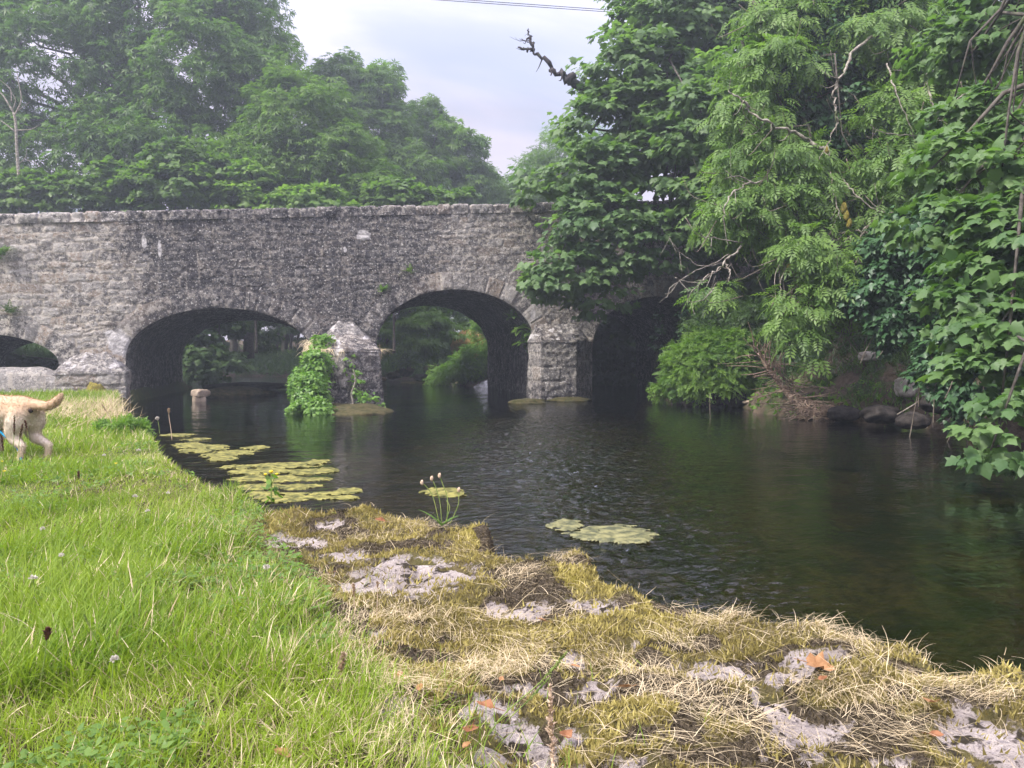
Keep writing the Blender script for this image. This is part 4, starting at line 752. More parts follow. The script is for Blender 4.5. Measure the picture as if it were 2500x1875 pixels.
tip = np.column_stack([np.cos(ang) * lean, np.sin(ang) * lean, np.ones(n)]); nrm = np.column_stack([np.cos(ang), np.sin(ang), np.full(n, .3)]) * -1 + rg.normal(size=(n, 3)) * .5
ln = (.04 + .05 * green + .035 * tuss) * rg.uniform(.5, 1.35, n) * (1 + .02 * np.minimum(r, 14)) * (1 - .35 * sst(4.5, 5.5, r) * sst(9, 7.5, r)) * (.55 + .45 * (1 - near_edge)) * 1.12
ln = np.where(straw, ln * rg.uniform(.6, 1.1, n), ln)
wid = np.maximum(1.0, r / 3.2)
col = np.clip(.22 + .5 * (1 - green) + .24 * rg.normal(size=n) + .12, 0, .92)
bl = [blade(3, .038, .3), blade(3, .05, .55, .12), blade(3, .03, .15, -.08)]
bl_far = [blade(2, .09, .35), blade(2, .11, .5, .1), blade(2, .08, .2, -.1)]
for nm, sel, mat in (('grass', ~straw, M['grass']), ('dry_grass', straw, M['straw'])):
    Vs = []; Fs = []; As = []; off = 0; kind = rg.integers(0, 3, n)
    for q in range(3):
        for far in (0, 1):
            m = sel & (kind == q) & ((r > 5.5) == bool(far))
            V, Fc, A = scatter((bl_far if far else bl)[q], np.column_stack([x, y, z - .01])[m], tip[m], nrm[m], ln[m], col[m] if nm == 'grass' else rg.random(m.sum()))
            Vs.append(V); Fs.append(Fc + off); As.append(A); off += len(V)
    tag(npmesh(nm, np.concatenate(Vs), np.concatenate(Fs), mat, None, {'rnd': np.concatenate(As)}), kind='stuff')
rg2 = np.random.default_rng(109); cx, cy, cr = polar_pts(60000, 1.4, 9, .9, -37, 15, rg2); cz, csd, cgm = bank_z(cx, cy); k = cgm & (csd > .1) & (fbm(cx * 1.7, cy * 1.7, 115) > .56); m = int(k.sum())
V, Fc, A = scatter(L_OVAL, np.column_stack([cx, cy, cz + rg2.uniform(.01, .05, len(cx))])[k], rdir(m, rg2) * [1, 1, .4], np.array([0, 0, 1.0]) + .35 * rdir(m, rg2), rg2.uniform(.012, .028, m) * (1 + .05 * cr[k]), rg2.random(m)); tag(npmesh('clover_leaves', V, Fc, M['leaf_pale'], None, {'rnd': A}), kind='stuff')
c0 = onz(212, 1020, .3); m = 1500; tx = c0[0] + rg2.normal(size=m) * .55; ty = c0[1] + rg2.normal(size=m) * .9; tz, ts, _ = bank_z(tx, ty); k = (ts > -.05) & (tz > .03)
tp = rdir(m, rg2) * .7 + [.25, -.1, .8]; V, Fc, A = scatter(blade(4, .03, .55), np.column_stack([tx, ty, tz])[k], tp[k], (rdir(m, rg2) + [0, -.3, .2])[k], rg2.uniform(.14, .34, k.sum()), rg2.random(k.sum()) * .7); tag(npmesh('dry_tussock', V, Fc, M['straw'], None, {'rnd': A}), kind='stuff')
# moss pile on the ledge
def ledge_pts(n, p=.9, rg=RG):
    x, y, r = polar_pts(n, 1.3, 6.2, p, -26, 40, rg); z, sd, gm = bank_z(x, y)
    k = (~gm) & (sd > -.06) & (z > .03); return x[k], y[k], r[k], z[k], sd[k]
x, y, r, z, sd = ledge_pts(330000, .9, rg); n = len(x)
rock, dark = masks(x, y); yel = patchmask(x, y, YELP); nz = fbm(x * 22, y * 22, 121); big = fbm(x * 3.2, y * 3.2, 122)
isrock = (rock + (nz - .5) * .9 > .48) & (rg.random(n) > .06); isdark = (dark + (nz - .5) * .9 > .44) & ~isrock
gold = np.clip(yel * 1.1 + (big - .48) * 2.2 + .25, 0, 1)
tip = np.column_stack([rg.normal(size=n) * .55, rg.normal(size=n) * .55, np.ones(n)]); nrm = rdir(n, rg)
tri = (np.array([(-.16, 0, 0), (.16, 0, 0), (0.02, 1, -.1)]), np.array([(0, 1, 2)]))
for nm, sel, mat, h in (('moss', ~isrock & ~isdark, M['moss'], .016), ('dark_moss', isdark & (rg.random(n) < .6), leaf_mat('dark_moss_tuft', (.02, .016, .01), (.1, .078, .045), .1, .95, .05), .011)):
    V, Fc, A = scatter(tri, np.column_stack([x, y, z - .003])[sel], tip[sel], nrm[sel], (h * rg.uniform(.5, 1.4, n) * (1 + .12 * r))[sel], np.clip(gold * .7 + .3 * rg.normal(size=n) - .05, 0, 1)[sel])
    tag(npmesh(nm, V, Fc, mat, None, {'rnd': A}), kind='stuff')
# tangles of bleached dead grass
STRAW = [(1780, 1500, 60, 16, 1), (1700, 1450, 60, 12, .8), (1990, 1530, 120, 26, 1.5), (2080, 1560, 90, 24, 1.3), (2420, 1600, 80, 22, 1.5), (2330, 1660, 120, 24, 1.0), (2150, 1690, 120, 30, 1.2), (2050, 1660, 110, 24, 1), (1700, 1680, 140, 34, 1.1), (1760, 1740, 90, 30, 1.1), (1250, 1600, 130, 34, 1.3), (1180, 1640, 110, 34, 1.0), (1330, 1560, 110, 26, .9), (1480, 1570, 110, 24, .9), (1570, 1640, 110, 26, .9), (1010, 1270, 90, 12, .7), (1080, 1275, 90, 14, 1.0), (1150, 1268, 50, 12, 1.0), (880, 1290, 110, 16, .7), (900, 1470, 120, 26, .9), (850, 1520, 60, 36, .9), (1000, 1480, 100, 26, .7), (1080, 1530, 110, 26, .7), (1250, 1410, 60, 16, .6), (1290, 1400, 40, 14, .6), (1380, 1370, 40, 18, .7), (1260, 1350, 60, 12, .5), (1350, 1480, 90, 18, .6), (1200, 1490, 90, 20, .6), (1650, 1530, 90, 16, .6), (1720, 1500, 90, 18, .6), (1000, 1700, 90, 50, 1.0), (960, 1780, 80, 60, 1.1), (920, 1620, 60, 40, .8), (1850, 1650, 130, 26, .6), (1950, 1770, 130, 36, .8), (2200, 1760, 120, 30, .8), (2420, 1690, 80, 30, .7), (1620, 1800, 120, 30, .5), (2280, 1600, 60, 14, .8), (1120, 1330, 60, 10, .4), (820, 1400, 50, 16, .5)]
X = []; Y = []; AN = []
for (px, py, rx, ry, w) in STRAW:
    cx, cy, a, b = wpatch(px, py, rx, ry); m = int(360 * w * (.6 + a * b * 20)); q = rg.normal(size=(m, 2)) * .55; s, c = math.sin(YAW), math.cos(YAW)
    u, v = q[:, 0] * a, q[:, 1] * b; X.append(cx + u * c + v * s); Y.append(cy - u * s + v * c); AN.append(np.full(m, rg.uniform(0, 6.28)) + rg.normal(size=m) * .55 + rg.choice([0, math.pi], m))
x, y, an = np.concatenate(X), np.concatenate(Y), np.concatenate(AN)
x2, y2, _, _, _ = ledge_pts(13000, .9, rg); x = np.concatenate([x, x2]); y = np.concatenate([y, y2]); an = np.concatenate([an, rg.uniform(0, 6.28, len(x2))]); n = len(x)
z, sd, gm = bank_z(x, y); k = (sd > -.05) & (z > .06) & ((masks(x, y)[0] < .5) | (rg.random(n) < .12)); x, y, z, an = x[k], y[k], z[k], an[k]; n = len(x)
up = rg.normal(size=n) * .12 + .07; up = np.where(rg.random(n) < .03, up + .6, up)
tip = np.column_stack([np.cos(an), np.sin(an), up]); nrm = np.column_stack([rg.normal(size=n) * .25, rg.normal(size=n) * .25, np.ones(n)])
ln = rg.uniform(.03, .085, n) * (.6 + .8 * rg.random(n)); Vs = []; Fs = []; As = []; off = 0; kind = rg.integers(0, 4, n); pile = rg.random(n) ** 2 * .03
# start low, arch over, come down again; some hook sideways
def strand(w, arch, side):
    t = np.linspace(0, 1, 6); V = []; T = []
    for k, q in enumerate(t): s = side * q * q * 1.2; h = arch * 4 * q * (1 - q); ww = w * (1 - .6 * q); V += [(s - ww / 2, q, h), (s + ww / 2, q, h)]
    for k in range(5): a = 2 * k; T += [(a, a + 1, a + 3), (a, a + 3, a + 2)]
    return np.array(V), np.array(T)
for q, tm in enumerate((strand(.014, .05, .12), strand(.016, .11, -.22), strand(.012, .03, .3), strand(.02, .07, -.08))):
    m = kind == q; V, Fc, A = scatter(tm, np.column_stack([x, y, z + .004 + pile])[m], tip[m], nrm[m], ln[m], rg.random(m.sum())); Vs.append(V); Fs.append(Fc + off); As.append(A); off += len(V)
tag(npmesh('dead_grass', np.concatenate(Vs), np.concatenate(Fs), M['straw'], None, {'rnd': np.concatenate(As)}), kind='stuff')
def gz(px, py):                   # point of the near bank under a pixel
    p = onz(px, py, .3)
    for _ in range(4): zz, _, _ = bank_z(np.array([p[0]]), np.array([p[1]])); p = onz(px, py, float(zz[0]))
    return p
# ---------------------------------------------------------------- fallen leaves, one object each
rg = np.random.default_rng(131)
LEAVES = [(1530, 1697, 24, 0, 'curled orange dead leaf lying flat in the middle of the straw tangles'), (1400, 1645, 18, 0, 'small orange dead leaf with a cupped edge beside the middle moss hump'), (2000, 1645, 36, 1, 'large star shaped tan dead leaf beside the pale pitted rock patch'), (2006, 1676, 12, 2, 'tiny reddish leaf scrap just below the star shaped leaf'), (2280, 1735, 32, 0, 'large orange dead leaf folded in two near the pale rock corner'), (1915, 1541, 24, 2, 'pinkish oval dead leaf at the foot of the straw heap on the water edge'), (1322, 1530, 17, 0, 'pale tan leaf lying on a small bare rock spot'), (1190, 1746, 28, 2, 'red brown dead leaf lying against a grey stone lump'), (1150, 1802, 28, 2, 'brown dead leaf lying beside the tall grass stems at the bottom'), (970, 1672, 20, 0, 'tan curled leaf where green grass meets the mossy rock'), (1025, 1698, 14, 0, 'small orange leaf caught in the straw by the grass edge'), (930, 1281, 14, 2, 'small red leaf on the far mossy rim of the ledge'), (1224, 1677, 12, 0, 'tiny tan leaf standing on edge above dark moss'), (2280, 1816, 17, 2, 'dull red square leaf scrap on the bare rock at the bottom right'), (1385, 1818, 18, 2, 'pinkish dead leaf on the bare rock near the tall dry seed stalk'), (1142, 1842, 16, 0, 'orange leaf scrap low beside the tall grass stems'), (48, 1256, 17, 2, 'red brown dead leaf standing in the green grass at the left'), (812, 1410, 14, 2, 'small red leaf at the grass edge beside the largest rock patch'), (690, 1862, 24, 0, 'tan dead leaf half hidden in grass at the bottom edge'), (806, 1450, 10, 0, 'tiny yellow orange leaf in straw below the largest rock patch')]
for (px, py, rpx, kd, lab) in LEAVES:
    p = gz(px, py); d = np.dot(p - CAM, _f); s = rpx / F * d * 1.9
    bm = bmesh.new(); an = rg.uniform(0, 6.28); cu = rg.uniform(.25, .8); src = {0: L_OVAL, 1: L_SYC, 2: L_OVAL}[kd]
    tv = src[0].copy()
    if kd != 1: tv[:, 0] *= rg.uniform(1.0, 1.5)
    if kd != 1: tv[1:, 0] += rg.normal(size=len(tv) - 1) * .06; tv[1:, 1] += rg.normal(size=len(tv) - 1) * .05
    tv[:, 2] = cu * (tv[:, 0] ** 2) * 1.6 + cu * .5 * np.maximum(tv[:, 1] - .5, 0) ** 2 + rg.normal(size=len(tv)) * .03
    vs = [bm.verts.new(v) for v in tv]
    for f in src[1]: bm.faces.new([vs[i] for i in f])
    bmesh.ops.subdivide_edges(bm, edges=bm.edges[:], cuts=1, use_grid_fill=True)
    st = bmesh.ops.create_cone(bm, segments=5, radius1=.018, radius2=.012, depth=.5, cap_ends=True, matrix=Matrix.Translation((0, -.22, .02)) @ Matrix.Rotation(rad(90), 4, 'X'))
    R = Matrix.Rotation(an, 4, 'Z') @ Matrix.Rotation(rg.uniform(-.35, .35), 4, 'X') @ Matrix.Rotation(rg.uniform(-.35, .35), 4, 'Y')
    bm.transform(R @ Matrix.Scale(s, 4) @ Matrix.Translation((0, -.4, 0)))
    me = bpy.data.meshes.new('dead_leaf'); bm.to_mesh(me); bm.free(); me.materials.append(M['dead_leaf_red' if kd == 2 else 'dead_leaf'])
    o = bpy.data.objects.new('dead_leaf', me); COL.objects.link(o); o.location = (p[0], p[1], p[2] + .022)
    tag(o, lab, 'leaf', 'dead leaves fallen on the bank')
# ---------------------------------------------------------------- flowers and seed stems
def ball(c, r, n=7, sq=1.0, seed=0):
    u = np.linspace(0, math.pi, n); v = np.linspace(0, 2 * math.pi, n + 2, endpoint=False); U, W_ = np.meshgrid(u, v, indexing='ij')
    rr = r * (1 + .35 * (vn(U * 5 + seed, W_ * 3, seed) - .5)); V = np.stack([rr * np.sin(U) * np.cos(W_), rr * np.sin(U) * np.sin(W_), rr * sq * np.cos(U)], -1).reshape(-1, 3) + c
    i, j = np.meshgrid(np.arange(n - 1), np.arange(n + 2), indexing='ij'); i = i.ravel(); j = j.ravel(); k = (j + 1) % (n + 2); m = n + 2
    return V, np.stack([i * m + j, i * m + k, (i + 1) * m + k, (i + 1) * m + j], 1)[:, ::-1]
def flower(px, py, r, kind, lab, h=.11):
    top = gz(px, py + 0); dirn = unit(top - CAM); d = np.dot(top - CAM, _f); top = CAM + (top - CAM) * (1 - .10 / max(.4, CAM[2] - top[2])); base = np.array([top[0], top[1], top[2] - .1])
    t = thing('clover_flower' if kind == 'w' else 'buttercup', lab, 'flower', base, 'white clover flowers in the grass' if kind == 'w' else 'yellow flowers in the grass'); a = Acc()
    a.tube([base, base + (top - base) * .5 + rg.normal(size=3) * .008, top], .0016, 4); a.build('stem', M['stalk'], t)
    a = Acc()
    if kind == 'w':
        for q in range(34):
            e = rdir(1, rg)[0]; e[2] = abs(e[2]) * 1.1 - .25; V, Fc, _ = scatter(L_OVAL, np.array([top + e * r * .35]), np.array([e + [0, 0, .2]]), rdir(1, rg), [r * .9], np.array([.5])); a.add(V, Fc)
        a.build('flower_head', M['petal_white'], t, False)
    else:
        for q in range(5):
            b = q * 1.2566; e = np.array([math.cos(b), math.sin(b), .55]); V, Fc, _ = scatter(L_OVAL, np.array([top]), np.array([e]), np.array([[0, 0, 1.0]]), [r * 1.1], np.array([.5])); V[:, :2] += 0; a.add(V, Fc)
        a.add(*ball(top + [0, 0, .002], r * .3)); a.build('flower_head', M['petal_yellow'], t, False)
for k, (px, py, r, lab) in enumerate([(330, 1213, .014, 'loose white clover flower in the long dark green tuft'), (360, 1248, .011, 'compact clover flower just below the loose one in the green tuft'), (104, 1292, .011, 'flat white flower in short grass near the upright brown leaf'), (410, 1204, .010, 'small white flower right of the two clovers in the green tuft'), (518, 1160, .013, 'white flower at the top edge of the grass left of the algae'), (556, 1160, .014, 'white clover flower closest to the algae on the bank rim'), (150, 1356, .010, 'dim white flower low in the grass by a bent stalk'), (338, 1101, .017, 'pinkish white clover flower in dry grass below the green weed'), (254, 1112, .013, 'white clover flower in the dry grass right of the dog'), (279, 1612, .012, 'faded pink clover flower closest to the viewer'), (80, 1412, .013, 'browned clover flower in the grass at the left'), (650, 1386, .013, 'withered clover flower at the edge of the mossy rock')]): flower(px, py, r, 'w', lab)
for px, py, r, lab in ((283, 1132, .014, 'yellow buttercup in the short grass right of the dog'), (6, 1127, .013, 'yellow buttercup at the left edge below the dog'), (10, 1151, .014, 'lower yellow buttercup at the left edge below the dog'), (38, 932, .02, 'left yellow flower of two in front of the low arch sill'), (51, 933, .02, 'right yellow flower of two in front of the low arch sill'), (36, 952, .02, 'yellow flower at the grass foot of the low arch sill'), (545, 1206, .008, 'tiny yellow flower on a thin stem at the bank rim')): flower(px, py, r, 'y', lab)
def stem(lab, pts, d, r, head, hr, hm, name='grass_stem', grp='tall seed stems in the grass', base_z=True):
    P = [at(x, y, d + dd) for x, y, dd in pts]; t = thing(name, lab, 'grass stem', P[0], grp); a = Acc(); a.tube(P, (r, r * .6), 5); a.build('stalk', M['stalk'] if hm != 'seed' else M['seed'], t)
    Q, _ = smooth_path(np.array(P), np.ones(len(P)), 8); s = np.linspace(1 - head, 1, 26); idx = s * (len(Q) - 1); a = Acc()
    for q in idx:
        i = min(int(q), len(Q) - 2); c = Q[i] + (Q[i + 1] - Q[i]) * (q - i); f = (q - idx[0]) / (idx[-1] - idx[0]); w = hr * (math.sin(math.pi * min(1, .12 + .88 * f)) ** .6 + .15); dr = unit(Q[i + 1] - Q[i])
        for b in range(4):
            e = unit(rg.normal(size=3)); V, Fc, _ = scatter(L_OVAL, np.array([c]), np.array([dr * .9 + e * .8]), np.array([e]), [w * 2.4], np.array([.5])); a.add(V, Fc)
    a.build('seed_head', M[hm], t, False)
stem('thick dry pinkish seed stalk standing at the bottom middle of the bank', [(1352, 1960, -.1), (1350, 1860, 0), (1345, 1760, 0), (1343, 1670, 0)], 1.62, .0022, .72, .0065, 'seed')
stem('long green grass stem slanting right with a slim green seed head', [(1143, 1900, 0), (1214, 1763, 0), (1320, 1665, 0), (1385, 1590, 0)], 1.75, .0018, .36, .0035, 'stalk')
stem('second slanting green stem behind the long one', [(1150, 1890, .1), (1230, 1770, .12), (1290, 1710, .12), (1345, 1650, .12)], 1.75, .0016, .4, .003, 'stalk')
stem('thin stem at the left bottom topped by a dark brown plantain head', [(20, 1890, 0), (62, 1770, 0), (100, 1660, 0), (117, 1535, 0)], 2.0, .002, .1, .006, 'seed_dark')
stem('pink fluffy grass head standing in the lower grass', [(655, 1790, 0), (650, 1720, 0), (642, 1660, 0), (634, 1622, 0)], 2.1, .0015, .3, .006, 'seed_pink')
stem('pink grass head at the bottom edge', [(790, 1960, 0), (770, 1890, 0), (752, 1850, 0), (742, 1828, 0)], 1.65, .0018, .6, .007, 'seed_pink')
stem('purple grass head beside the rock edge', [(712, 1500, 0), (706, 1460, 0), (702, 1432, 0), (700, 1420, 0)], 2.8, .0014, .5, .006, 'seed_pink')
stem('pale dry grass head near the lower end of the rock edge', [(835, 1780, 0), (834, 1700, 0), (832, 1640, 0), (838, 1594, 0)], 2.0, .0015, .35, .006, 'seed')
stem('tall thin green stem rising over the grass in the middle left', [(300, 1800, 0), (270, 1650, 0), (225, 1545, 0), (205, 1500, 0)], 2.1, .0018, .3, .0025, 'stalk')
stem('tall thin reddish stem at the rock edge below the largest rock patch', [(868, 1560, 0), (866, 1500, 0), (864, 1450, 0), (862, 1425, 0)], 2.6, .0018, .4, .004, 'seed')
stem('bare pale stem beside the reddish stem at the rock edge', [(918, 1560, 0), (920, 1500, 0), (922, 1440, 0), (921, 1420, 0)], 2.6, .0016, .3, .003, 'seed')
for k, (pts, lab) in enumerate((([(30, 1130), (33, 1085), (35, 1050), (35, 1014)], 'dark grass head in front of the dog, leftmost on its thigh'), ([(48, 1130), (46, 1090), (50, 1060), (56, 1034)], 'dark grass head in front of the dog, lowest and slanting right'), ([(80, 1120), (72, 1080), (65, 1045), (61, 1026)], 'dark grass head in front of the dog, slanting left on its thigh'), ([(9, 1150), (9, 1120), (7, 1090), (4, 1062)], 'brown grass head at the left edge below the dog'), ([(196, 1230), (194, 1190), (192, 1165), (192, 1150)], 'short dark grass head in the grass right of the dog'))):
    stem(lab, [(x, y, 0) for x, y in pts], 5.4, .003, .45, .006, 'seed_dark')
stem('thin dry stem bent over the bank rim near the bridge', [(262, 1075, 0), (272, 1035, 0), (262, 1010, 0), (248, 985, 0)], 8.2, .004, .3, .006, 'seed')
stem('upright reed like stem against the dark water by the bank rim', [(420, 1075, 0), (417, 1045, 0), (413, 1020, 0), (412, 998, 0)], 8, .004, .2, .009, 'seed')
stem('upright stem with a pale head against the dark arch', [(390, 1060, 0), (388, 1040, 0), (386, 1030, 0), (384, 1022, 0)], 8.5, .004, .22, .013, 'petal_white')
# ribwort plantain and ragwort on the rim
P0 = onz(1078, 1282, .30); D = float(np.dot(P0 - CAM, _f)); t = thing('plantain_plant', 'plantain with four thin brown headed stalks on the rim of the mossy ledge', 'plant', P0, 'plants on the ledge rim')
for L_ in ([(1073, 1280), (1058, 1215), (1042, 1190), (1030, 1178)], [(1079, 1280), (1074, 1225), (1064, 1190), (1054, 1168)], [(1090, 1280), (1093, 1220), (1082, 1185), (1073, 1161)], [(1098, 1280), (1118, 1235), (1120, 1215), (1120, 1196)], [(1086, 1280), (1098, 1240), (1090, 1222)]):
    a = Acc(); P = [at(x, y, D) for x, y in L_]; a.tube(P, .0022, 5); o = a.build('stalk', M['stalk'], t)
    if len(L_) > 3: a = Acc(); a.add(*ball(P[-1], .009, 7, 1.5)); h = a.build('seed_head', M['seed'], t); h.parent = o
d = unit(np.array([[-.6, 0, .8], [.6, .1, .5], [.3, -.5, .5], [-.3, -.3, .9], [.7, -.2, .8]])); V, Fc, A = scatter(blade(4, .16, .35), np.tile(P0, (5, 1)), d, np.array([0, -.2, 1.0]) + 0 * d, np.array([.14, .1, .09, .12, .1]), np.full(5, .3)); npmesh('leaf', V, Fc, M['leaf_bush'], t, {'rnd': A}).data
P0 = onz(662, 1228, .28); D = float(np.dot(P0 - CAM, _f)); t = thing('ragwort_plant', 'small yellow flowered weed in front of the algae at the bank rim', 'plant', P0, 'plants on the ledge rim')
a = Acc(); heads = [(662, 1151, .014), (648, 1158, .01), (676, 1157, .01)]
for x, y, r in heads: a.tube([P0, at(663, 1185, D), at(x, y, D)], .003, 5)
a.build('stem', M['stalk'], t)
for x, y, r in heads: a = Acc(); a.add(*ball(at(x, y, D), r, 7, .6)); a.build('flower_head', M['petal_yellow'], t)
dd = rdir(16, rg); V, Fc, A = scatter(L_OVAL, P0 + np.column_stack([rg.normal(size=16) * .02, rg.normal(size=16) * .02, rg.uniform(.02, .17, 16)]), dd, np.array([0, 0, 1]) + .3 * dd, rg.uniform(.04, .07, 16), rg.random(16)); npmesh('foliage', V, Fc, M['leaf_bush'], t, {'rnd': A})
# soft green weed on the bank by the left pier
b0 = gz(310, 1062); bush('soft bright green weed clump on the bank rim below the left pier', [(b0 + [-.05, 0, .05], np.array([.14, .12, .08]), (.4, 1)), (b0 + [.14, .1, .03], np.array([.14, .12, .06]), (.4, 1)), (b0 + [-.24, .1, .04], np.array([.12, .12, .06]), (.4, 1))], 34, 40, .06, .075, L_SPRIG, M['leaf_bush'], 141, 'weeds on the near bank', .1)
# ---------------------------------------------------------------- floating algae
ALG = [(1085, 1203, 58, 13, 'oval floating algae raft behind the plantain stalks', 1), (1375, 1281, 46, 15, 'small ragged algae raft left of the biggest one', 0), (1490, 1306, 102, 22, 'biggest wedge shaped algae raft floating off the mossy ledge', 0)]
for k, q in enumerate([(505, 1096, 62, 13), (570, 1106, 60, 11), (625, 1094, 42, 8), (455, 1086, 44, 8), (430, 1063, 50, 5), (475, 1074, 40, 4), (545, 1120, 48, 8), (700, 1137, 95, 10), (770, 1128, 40, 6), (650, 1152, 95, 11), (745, 1152, 80, 9), (795, 1147, 36, 6), (600, 1140, 40, 7), (690, 1172, 100, 10), (770, 1172, 50, 6), (640, 1188, 80, 11), (720, 1190, 70, 9), (690, 1208, 90, 10), (800, 1206, 55, 7), (855, 1200, 40, 9), (760, 1216, 75, 8), (690, 1222, 60, 7), (840, 1216, 50, 7), (600, 1170, 46, 9), (560, 1140, 36, 7), (590, 1152, 44, 7), (615, 1168, 46, 8), (645, 1206, 44, 8), (515, 1112, 40, 7), (470, 1090, 42, 6), (668, 1216, 48, 7)]):
    ALG.append(q + (None, 1))
rg = np.random.default_rng(151)
for k, (px, py, rx, ry, lab, kd) in enumerate(ALG):
    c = onz(px, py, 0); d = np.dot(c - CAM, _f); a, b = rx / F * d, ry / F * d * d / CAM[2]; a, b = (a, b) if lab else (a * .88, b * .8); st = .011 * max(1, d / 5); gx = np.arange(-1.5 * a, 1.5 * a, st); gy = np.arange(-1.5 * b, 1.5 * b, st * 1.3)
    U_, V_ = np.meshgrid(gx, gy, indexing='ij'); s, cc = math.sin(YAW), math.cos(YAW); X_, Y_ = c[0] + U_ * cc + V_ * s, c[1] - U_ * s + V_ * cc
    wedge = 1 + (.55 * np.clip(-U_ / a, -.3, 1.4) if k == 2 else 0)
    fld = 1 - (U_ / a) ** 2 - (V_ / b * wedge) ** 2 + 1.9 * (fbm(U_ * 3.2 + k * 3, V_ * 6.5, 150 + k) - .5) + 1.5 * (fbm(U_ * 11, V_ * 22 + k, 170 + k) - .5)
    mk = fld > 0; grow = np.zeros_like(mk); grow[np.unravel_index(np.argmax(fld), fld.shape)] = True
    while True:                    # one connected raft
        g2 = grow.copy(); g2[1:] |= grow[:-1]; g2[:-1] |= grow[1:]; g2[:, 1:] |= grow[:, :-1]; g2[:, :-1] |= grow[:, 1:]; g2 &= mk
        if g2.sum() == grow.sum(): break
        grow = g2
    Z_ = .002 + .016 * sst(0, .7, fld) * fbm(X_ * 12, Y_ * 9, 7) + .012 * sst(0, .4, fld) * (fbm(X_ * 38, Y_ * 30, 8) - .35)
    q = grid_faces(len(gx), len(gy)); q = q[grow.ravel()[q].all(1)]; us, inv = np.unique(q, return_inverse=True); V = np.column_stack([X_.ravel(), Y_.ravel(), Z_.ravel()])[us]
    o = npmesh('algae_raft', V, inv.reshape(q.shape), M['algae' if kd else 'algae_wet'], None, None, True, c)
    tag(o, lab or 'yellow green scum patch, one of the many crowding the water along the grassy bank', 'algae', 'floating algae patches')
# ---------------------------------------------------------------- rocks
def rock(lab, c, r, mat, seed, rot=0, name='rock', grp=None, rough=.5, ang=0.0, sub=(26, 40)):
    u = np.linspace(0, math.pi, sub[0]); v = np.linspace(0, 2 * math.pi, sub[1], endpoint=False); U, W_ = np.meshgrid(u, v, indexing='ij')
    d = np.stack([np.sin(U) * np.cos(W_), np.sin(U) * np.sin(W_), np.cos(U)], -1)
    if ang: d = np.sign(d) * np.abs(d) ** (1 - ang)
    n = fbm(d[..., 0] * 1.8 + seed, d[..., 1] * 1.8 + d[..., 2] * 1.5, seed) - .5; n2 = fbm(d[..., 0] * 6 + d[..., 2] * 5, d[..., 1] * 6, seed + 1) - .5
    p = d * (1 + rough * n + rough * .3 * n2)[..., None] * np.array(r); cs, sn = math.cos(rot), math.sin(rot)
    V = np.stack([p[..., 0] * cs - p[..., 1] * sn, p[..., 0] * sn + p[..., 1] * cs, p[..., 2]], -1).reshape(-1, 3) + c; m = sub[1]
    i, j = np.meshgrid(np.arange(sub[0] - 1), np.arange(m), indexing='ij'); i = i.ravel(); j = j.ravel(); k = (j + 1) % m
    return tag(npmesh(name, V, np.stack([i * m + j, (i + 1) * m + j, (i + 1) * m + k, i * m + k], 1), mat, None, None, True, c), lab, 'rock', grp)
G1 = 'stones under and beyond the arches'; G2 = 'stones along the right bank'
rock('lower squarish tan stone standing in the water inside the second arch', at(486, 979, 18.9), (.15, .15, .15), M['rock_tan'], 1, .3, grp=G1, ang=.6, rough=.3)
rock('upper tan stone resting tilted on the lower one inside the second arch', at(489, 960, 18.9), (.2, .16, .1), M['rock_tan'], 2, .9, grp=G1, ang=.55, rough=.45)
rock('low brown mud and moss bank behind the tan stones inside the second arch', at(580, 962, 21.5), (.95, 1.1, .2), M['rock_moss'], 3, 0, grp=G1)
rock('dark earth shoulder behind the mud bank inside the second arch', at(600, 945, 24.5), (1.3, 1.4, .16), M['rock_dark'], 4, 0, grp=G1)
for k, (x, y, d, a, b, m, lab) in enumerate([(960, 918, 33.5, 18, 9, 'rock_moss', 'mossy stone furthest left in the row beyond the third arch'), (990, 905, 34, 24, 15, 'rock_moss', 'tallest mossy boulder beyond the third arch'), (1030, 922, 33, 22, 9, 'rock_moss', 'flat mossy stone at the waterline beyond the third arch'), (1060, 905, 34, 26, 14, 'rock_moss', 'broad olive boulder beside the tallest one beyond the third arch'), (1082, 925, 32, 22, 10, 'rock_dark', 'dark wet stone left of the fresh green bush'), (935, 925, 33, 10, 5, 'rock_tan', 'small orange tan stone at the left edge of the third arch opening'), (1010, 935, 31.5, 30, 4, 'rock_moss', 'low weedy stone breaking the water beyond the third arch')]):
    dd = d / F; rock(lab, at(x, y, d), (a * dd, a * dd * .9, b * dd), M[m], 10 + k, k, grp=G1)
rock('mound covered in golden brown dry growth beyond the third arch', at(1145, 842, 33), (.85, .9, .62), M['tan_mound'], 20, 0, grp=G1)
rock('mossy stone slab sticking out at the foot of the third pier', at(1290, 985, 18.2), (.5, .3, .12), M['rock_moss'], 21, .1, grp=G1)
rock('flat silted slab at the right foot of the third pier', at(1390, 977, 19.1), (.55, .35, .08), M['rock_moss'], 22, 0, grp=G1)
rock('mossy silt mound around the foot of the middle pier', at(862, 1012, 15.8), (.85, 1.3, .24), M['rock_moss'], 23, .2, grp=G1)
rock('moss covered broken stone at the foot of the left pier', at(268, 1000, 17.4), (.5, .4, .3), M['rock_moss'], 24, 0, grp=G1)
rock('yellow green moss cushion on the broken foot of the left pier', at(236, 962, 17.6), (.22, .25, .3), M['moss_lump'], 25, 0, grp=G1)
